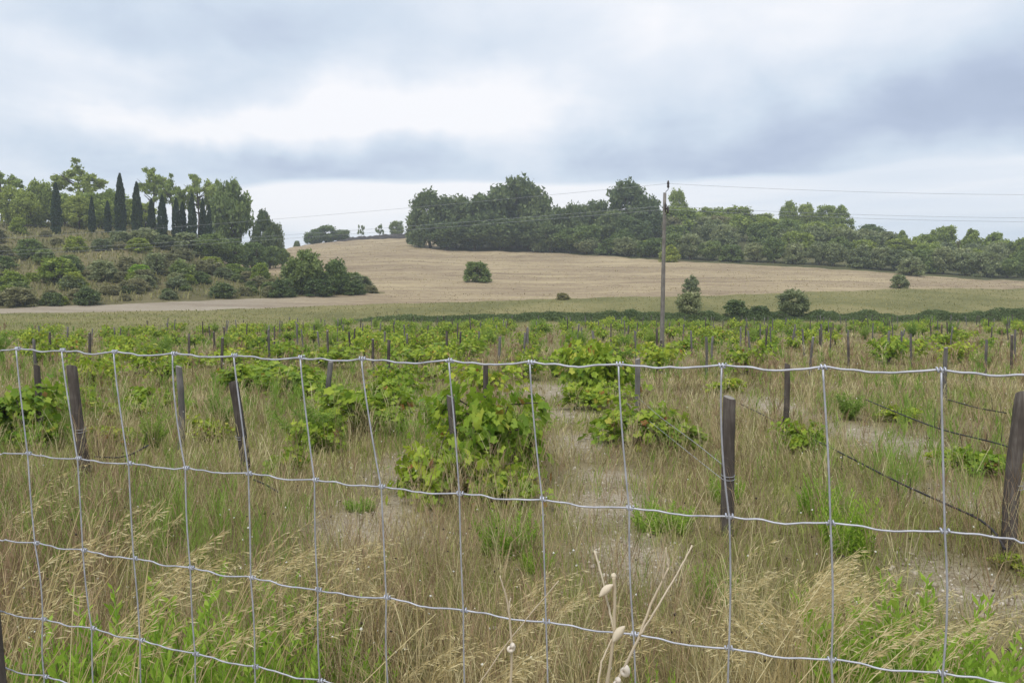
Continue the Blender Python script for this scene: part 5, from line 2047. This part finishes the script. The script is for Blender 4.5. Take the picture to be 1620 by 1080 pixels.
def pod(parent, px, py, D, ln, wd, ang_, name='dry_leaf'):
    c = pt(px, py, D)
    mb = MB()
    s = np.linspace(0, 1, 8)
    C = np.stack([np.cos(ang_) * ln * (s - 0.5), 0.15 * ln * np.sin(s * 3), np.sin(ang_) * ln * (s - 0.5)], -1)
    tube(mb, C, wd * np.sin(np.pi * np.clip(s, 0.03, 0.97)) ** 0.8 * 0.5, 8, 0.85)
    o = obj(name, mb.mesh(name, True), M['stalk'], parent)
    o.location = c - parent.location
    return o


e = stalk('thick pale dry stalk right of centre with a forked dead branch at its left', [
    [(960, 1085, 1.02, 0.0030), (972, 1000, 1.02, 0.0029), (973, 940, 1.02, 0.0027), (971, 912, 1.02, 0.0030)],
    [(972, 1000, 1.02, 0.0018), (963, 960, 1.03, 0.0017), (954, 918, 1.03, 0.0016), (940, 870, 1.04, 0.0018)],
    [(968, 1010, 1.02, 0.0014), (952, 1045, 1.01, 0.0016), (945, 1090, 1.0, 0.0018)]])
pod(e, 959, 934, 1.015, 0.022, 0.010, 0.75)
pod(e, 979, 1003, 1.01, 0.024, 0.011, 0.95)
pod(e, 971, 911, 1.02, 0.008, 0.007, 1.4, 'broken_tip')
e = stalk('pale dry stalk leaning right and forking twice, right of the thick one', [
    [(972, 1085, 1.06, 0.0028), (1010, 1010, 1.07, 0.0025), (1030, 955, 1.08, 0.0022), (1058, 897, 1.08, 0.0016)],
    [(1012, 1005, 1.07, 0.0018), (1040, 960, 1.06, 0.0017), (1070, 910, 1.06, 0.0015), (1095, 862, 1.06, 0.0014)],
    [(1048, 918, 1.08, 0.0014), (1051, 890, 1.08, 0.0012), (1054, 865, 1.08, 0.0012)],
    [(1058, 897, 1.08, 0.0010), (1055, 880, 1.08, 0.0010), (1053, 866, 1.08, 0.0009)]])
e = stalk('dry upright stalk carrying a white snail, left of the thick pale stalk', [
    [(808, 1090, 1.12, 0.0024), (810, 1020, 1.12, 0.0023), (806, 970, 1.12, 0.0021), (800, 940, 1.12, 0.0017), (791, 910, 1.12, 0.0013)],
    [(805, 968, 1.12, 0.0014), (806, 955, 1.12, 0.0012), (808, 945, 1.12, 0.0010)]])
e = stalk('thin dry straw leaning right across the stalk with the white snail', [
    [(755, 1085, 1.25, 0.0014), (800, 1020, 1.25, 0.0014), (840, 970, 1.25, 0.0013), (884, 918, 1.25, 0.0012)]])


def snail(px, py, D, r, label, tilt):
    e = empty('snail', pt(px, py, D) - Vector((0, 0, r)))
    tag(e, label, 'snail')
    mb = MB()
    th = np.linspace(0, 4.4 * np.pi, 70)
    k = np.exp(th / (4.4 * np.pi) * 2.2)
    k /= k[-1]
    rad = r * 0.62 * k
    C = np.stack([np.cos(th) * rad, 0.55 * r * (1 - k), np.sin(th) * rad + r], -1)
    tube(mb, C, r * 0.46 * k, 10)
    s = obj('shell', mb.mesh('shell', True), M['shell'], e)
    s.rotation_euler = (0, 0, tilt)
    return e


snail(808, 1026, 1.113, 0.0082, 'small white snail shell clinging to the upright dry stalk', 0.5)
snail(986, 1062, 1.045, 0.0100, 'larger pale snail at the bottom edge on the leaning stalk', -0.6)
snail(976, 1082, 1.03, 0.0085, 'pale snail half cut by the bottom edge below the larger snail', 0.9)

# ------------------------------------------------------------------ haze
HZ = 1300
me = bpy.data.meshes.new('haze')
zb, zt = -30.0, 48.0
me.from_pydata([(sx * HZ * 7, sy, z) for z in (zb, zt) for sx, sy in ((-1, -60), (1, -60), (1, HZ), (-1, HZ))], [],
               [(3, 2, 1, 0), (4, 5, 6, 7), (0, 1, 5, 4), (1, 2, 6, 5), (2, 3, 7, 6), (3, 0, 4, 7)])
hz = obj('haze', me)
tag(hz, 'thin pale blue haze lying over the whole landscape', 'haze', None, 'stuff')
m = bpy.data.materials.new('haze_air')
m.use_nodes = True
t = NT(m.node_tree)
t.n.clear()
pv = t.n.new('ShaderNodeVolumePrincipled')
pv.inputs['Color'].default_value = (0.80, 0.88, 1.0, 1)
pv.inputs['Density'].default_value = 0.00065
pv.inputs['Anisotropy'].default_value = 0.3
ov = t.n.new('ShaderNodeOutputMaterial')
t.l.new(pv.outputs[0], ov.inputs['Volume'])
me.materials.append(m)

# ------------------------------------------------------------------ labels of the many: counted from the left within their band
sets = {}
for o, phrase, px, D, where in DEFER:
    sets.setdefault((phrase, where), []).append((px, o))
for (phrase, where), lst in sets.items():
    lst.sort(key=lambda a: a[0])
    for i, (px, o) in enumerate(lst):
        o['label'] = f'{phrase} {where}' + (f', {nth(i)} from left' if len(lst) > 1 else '')
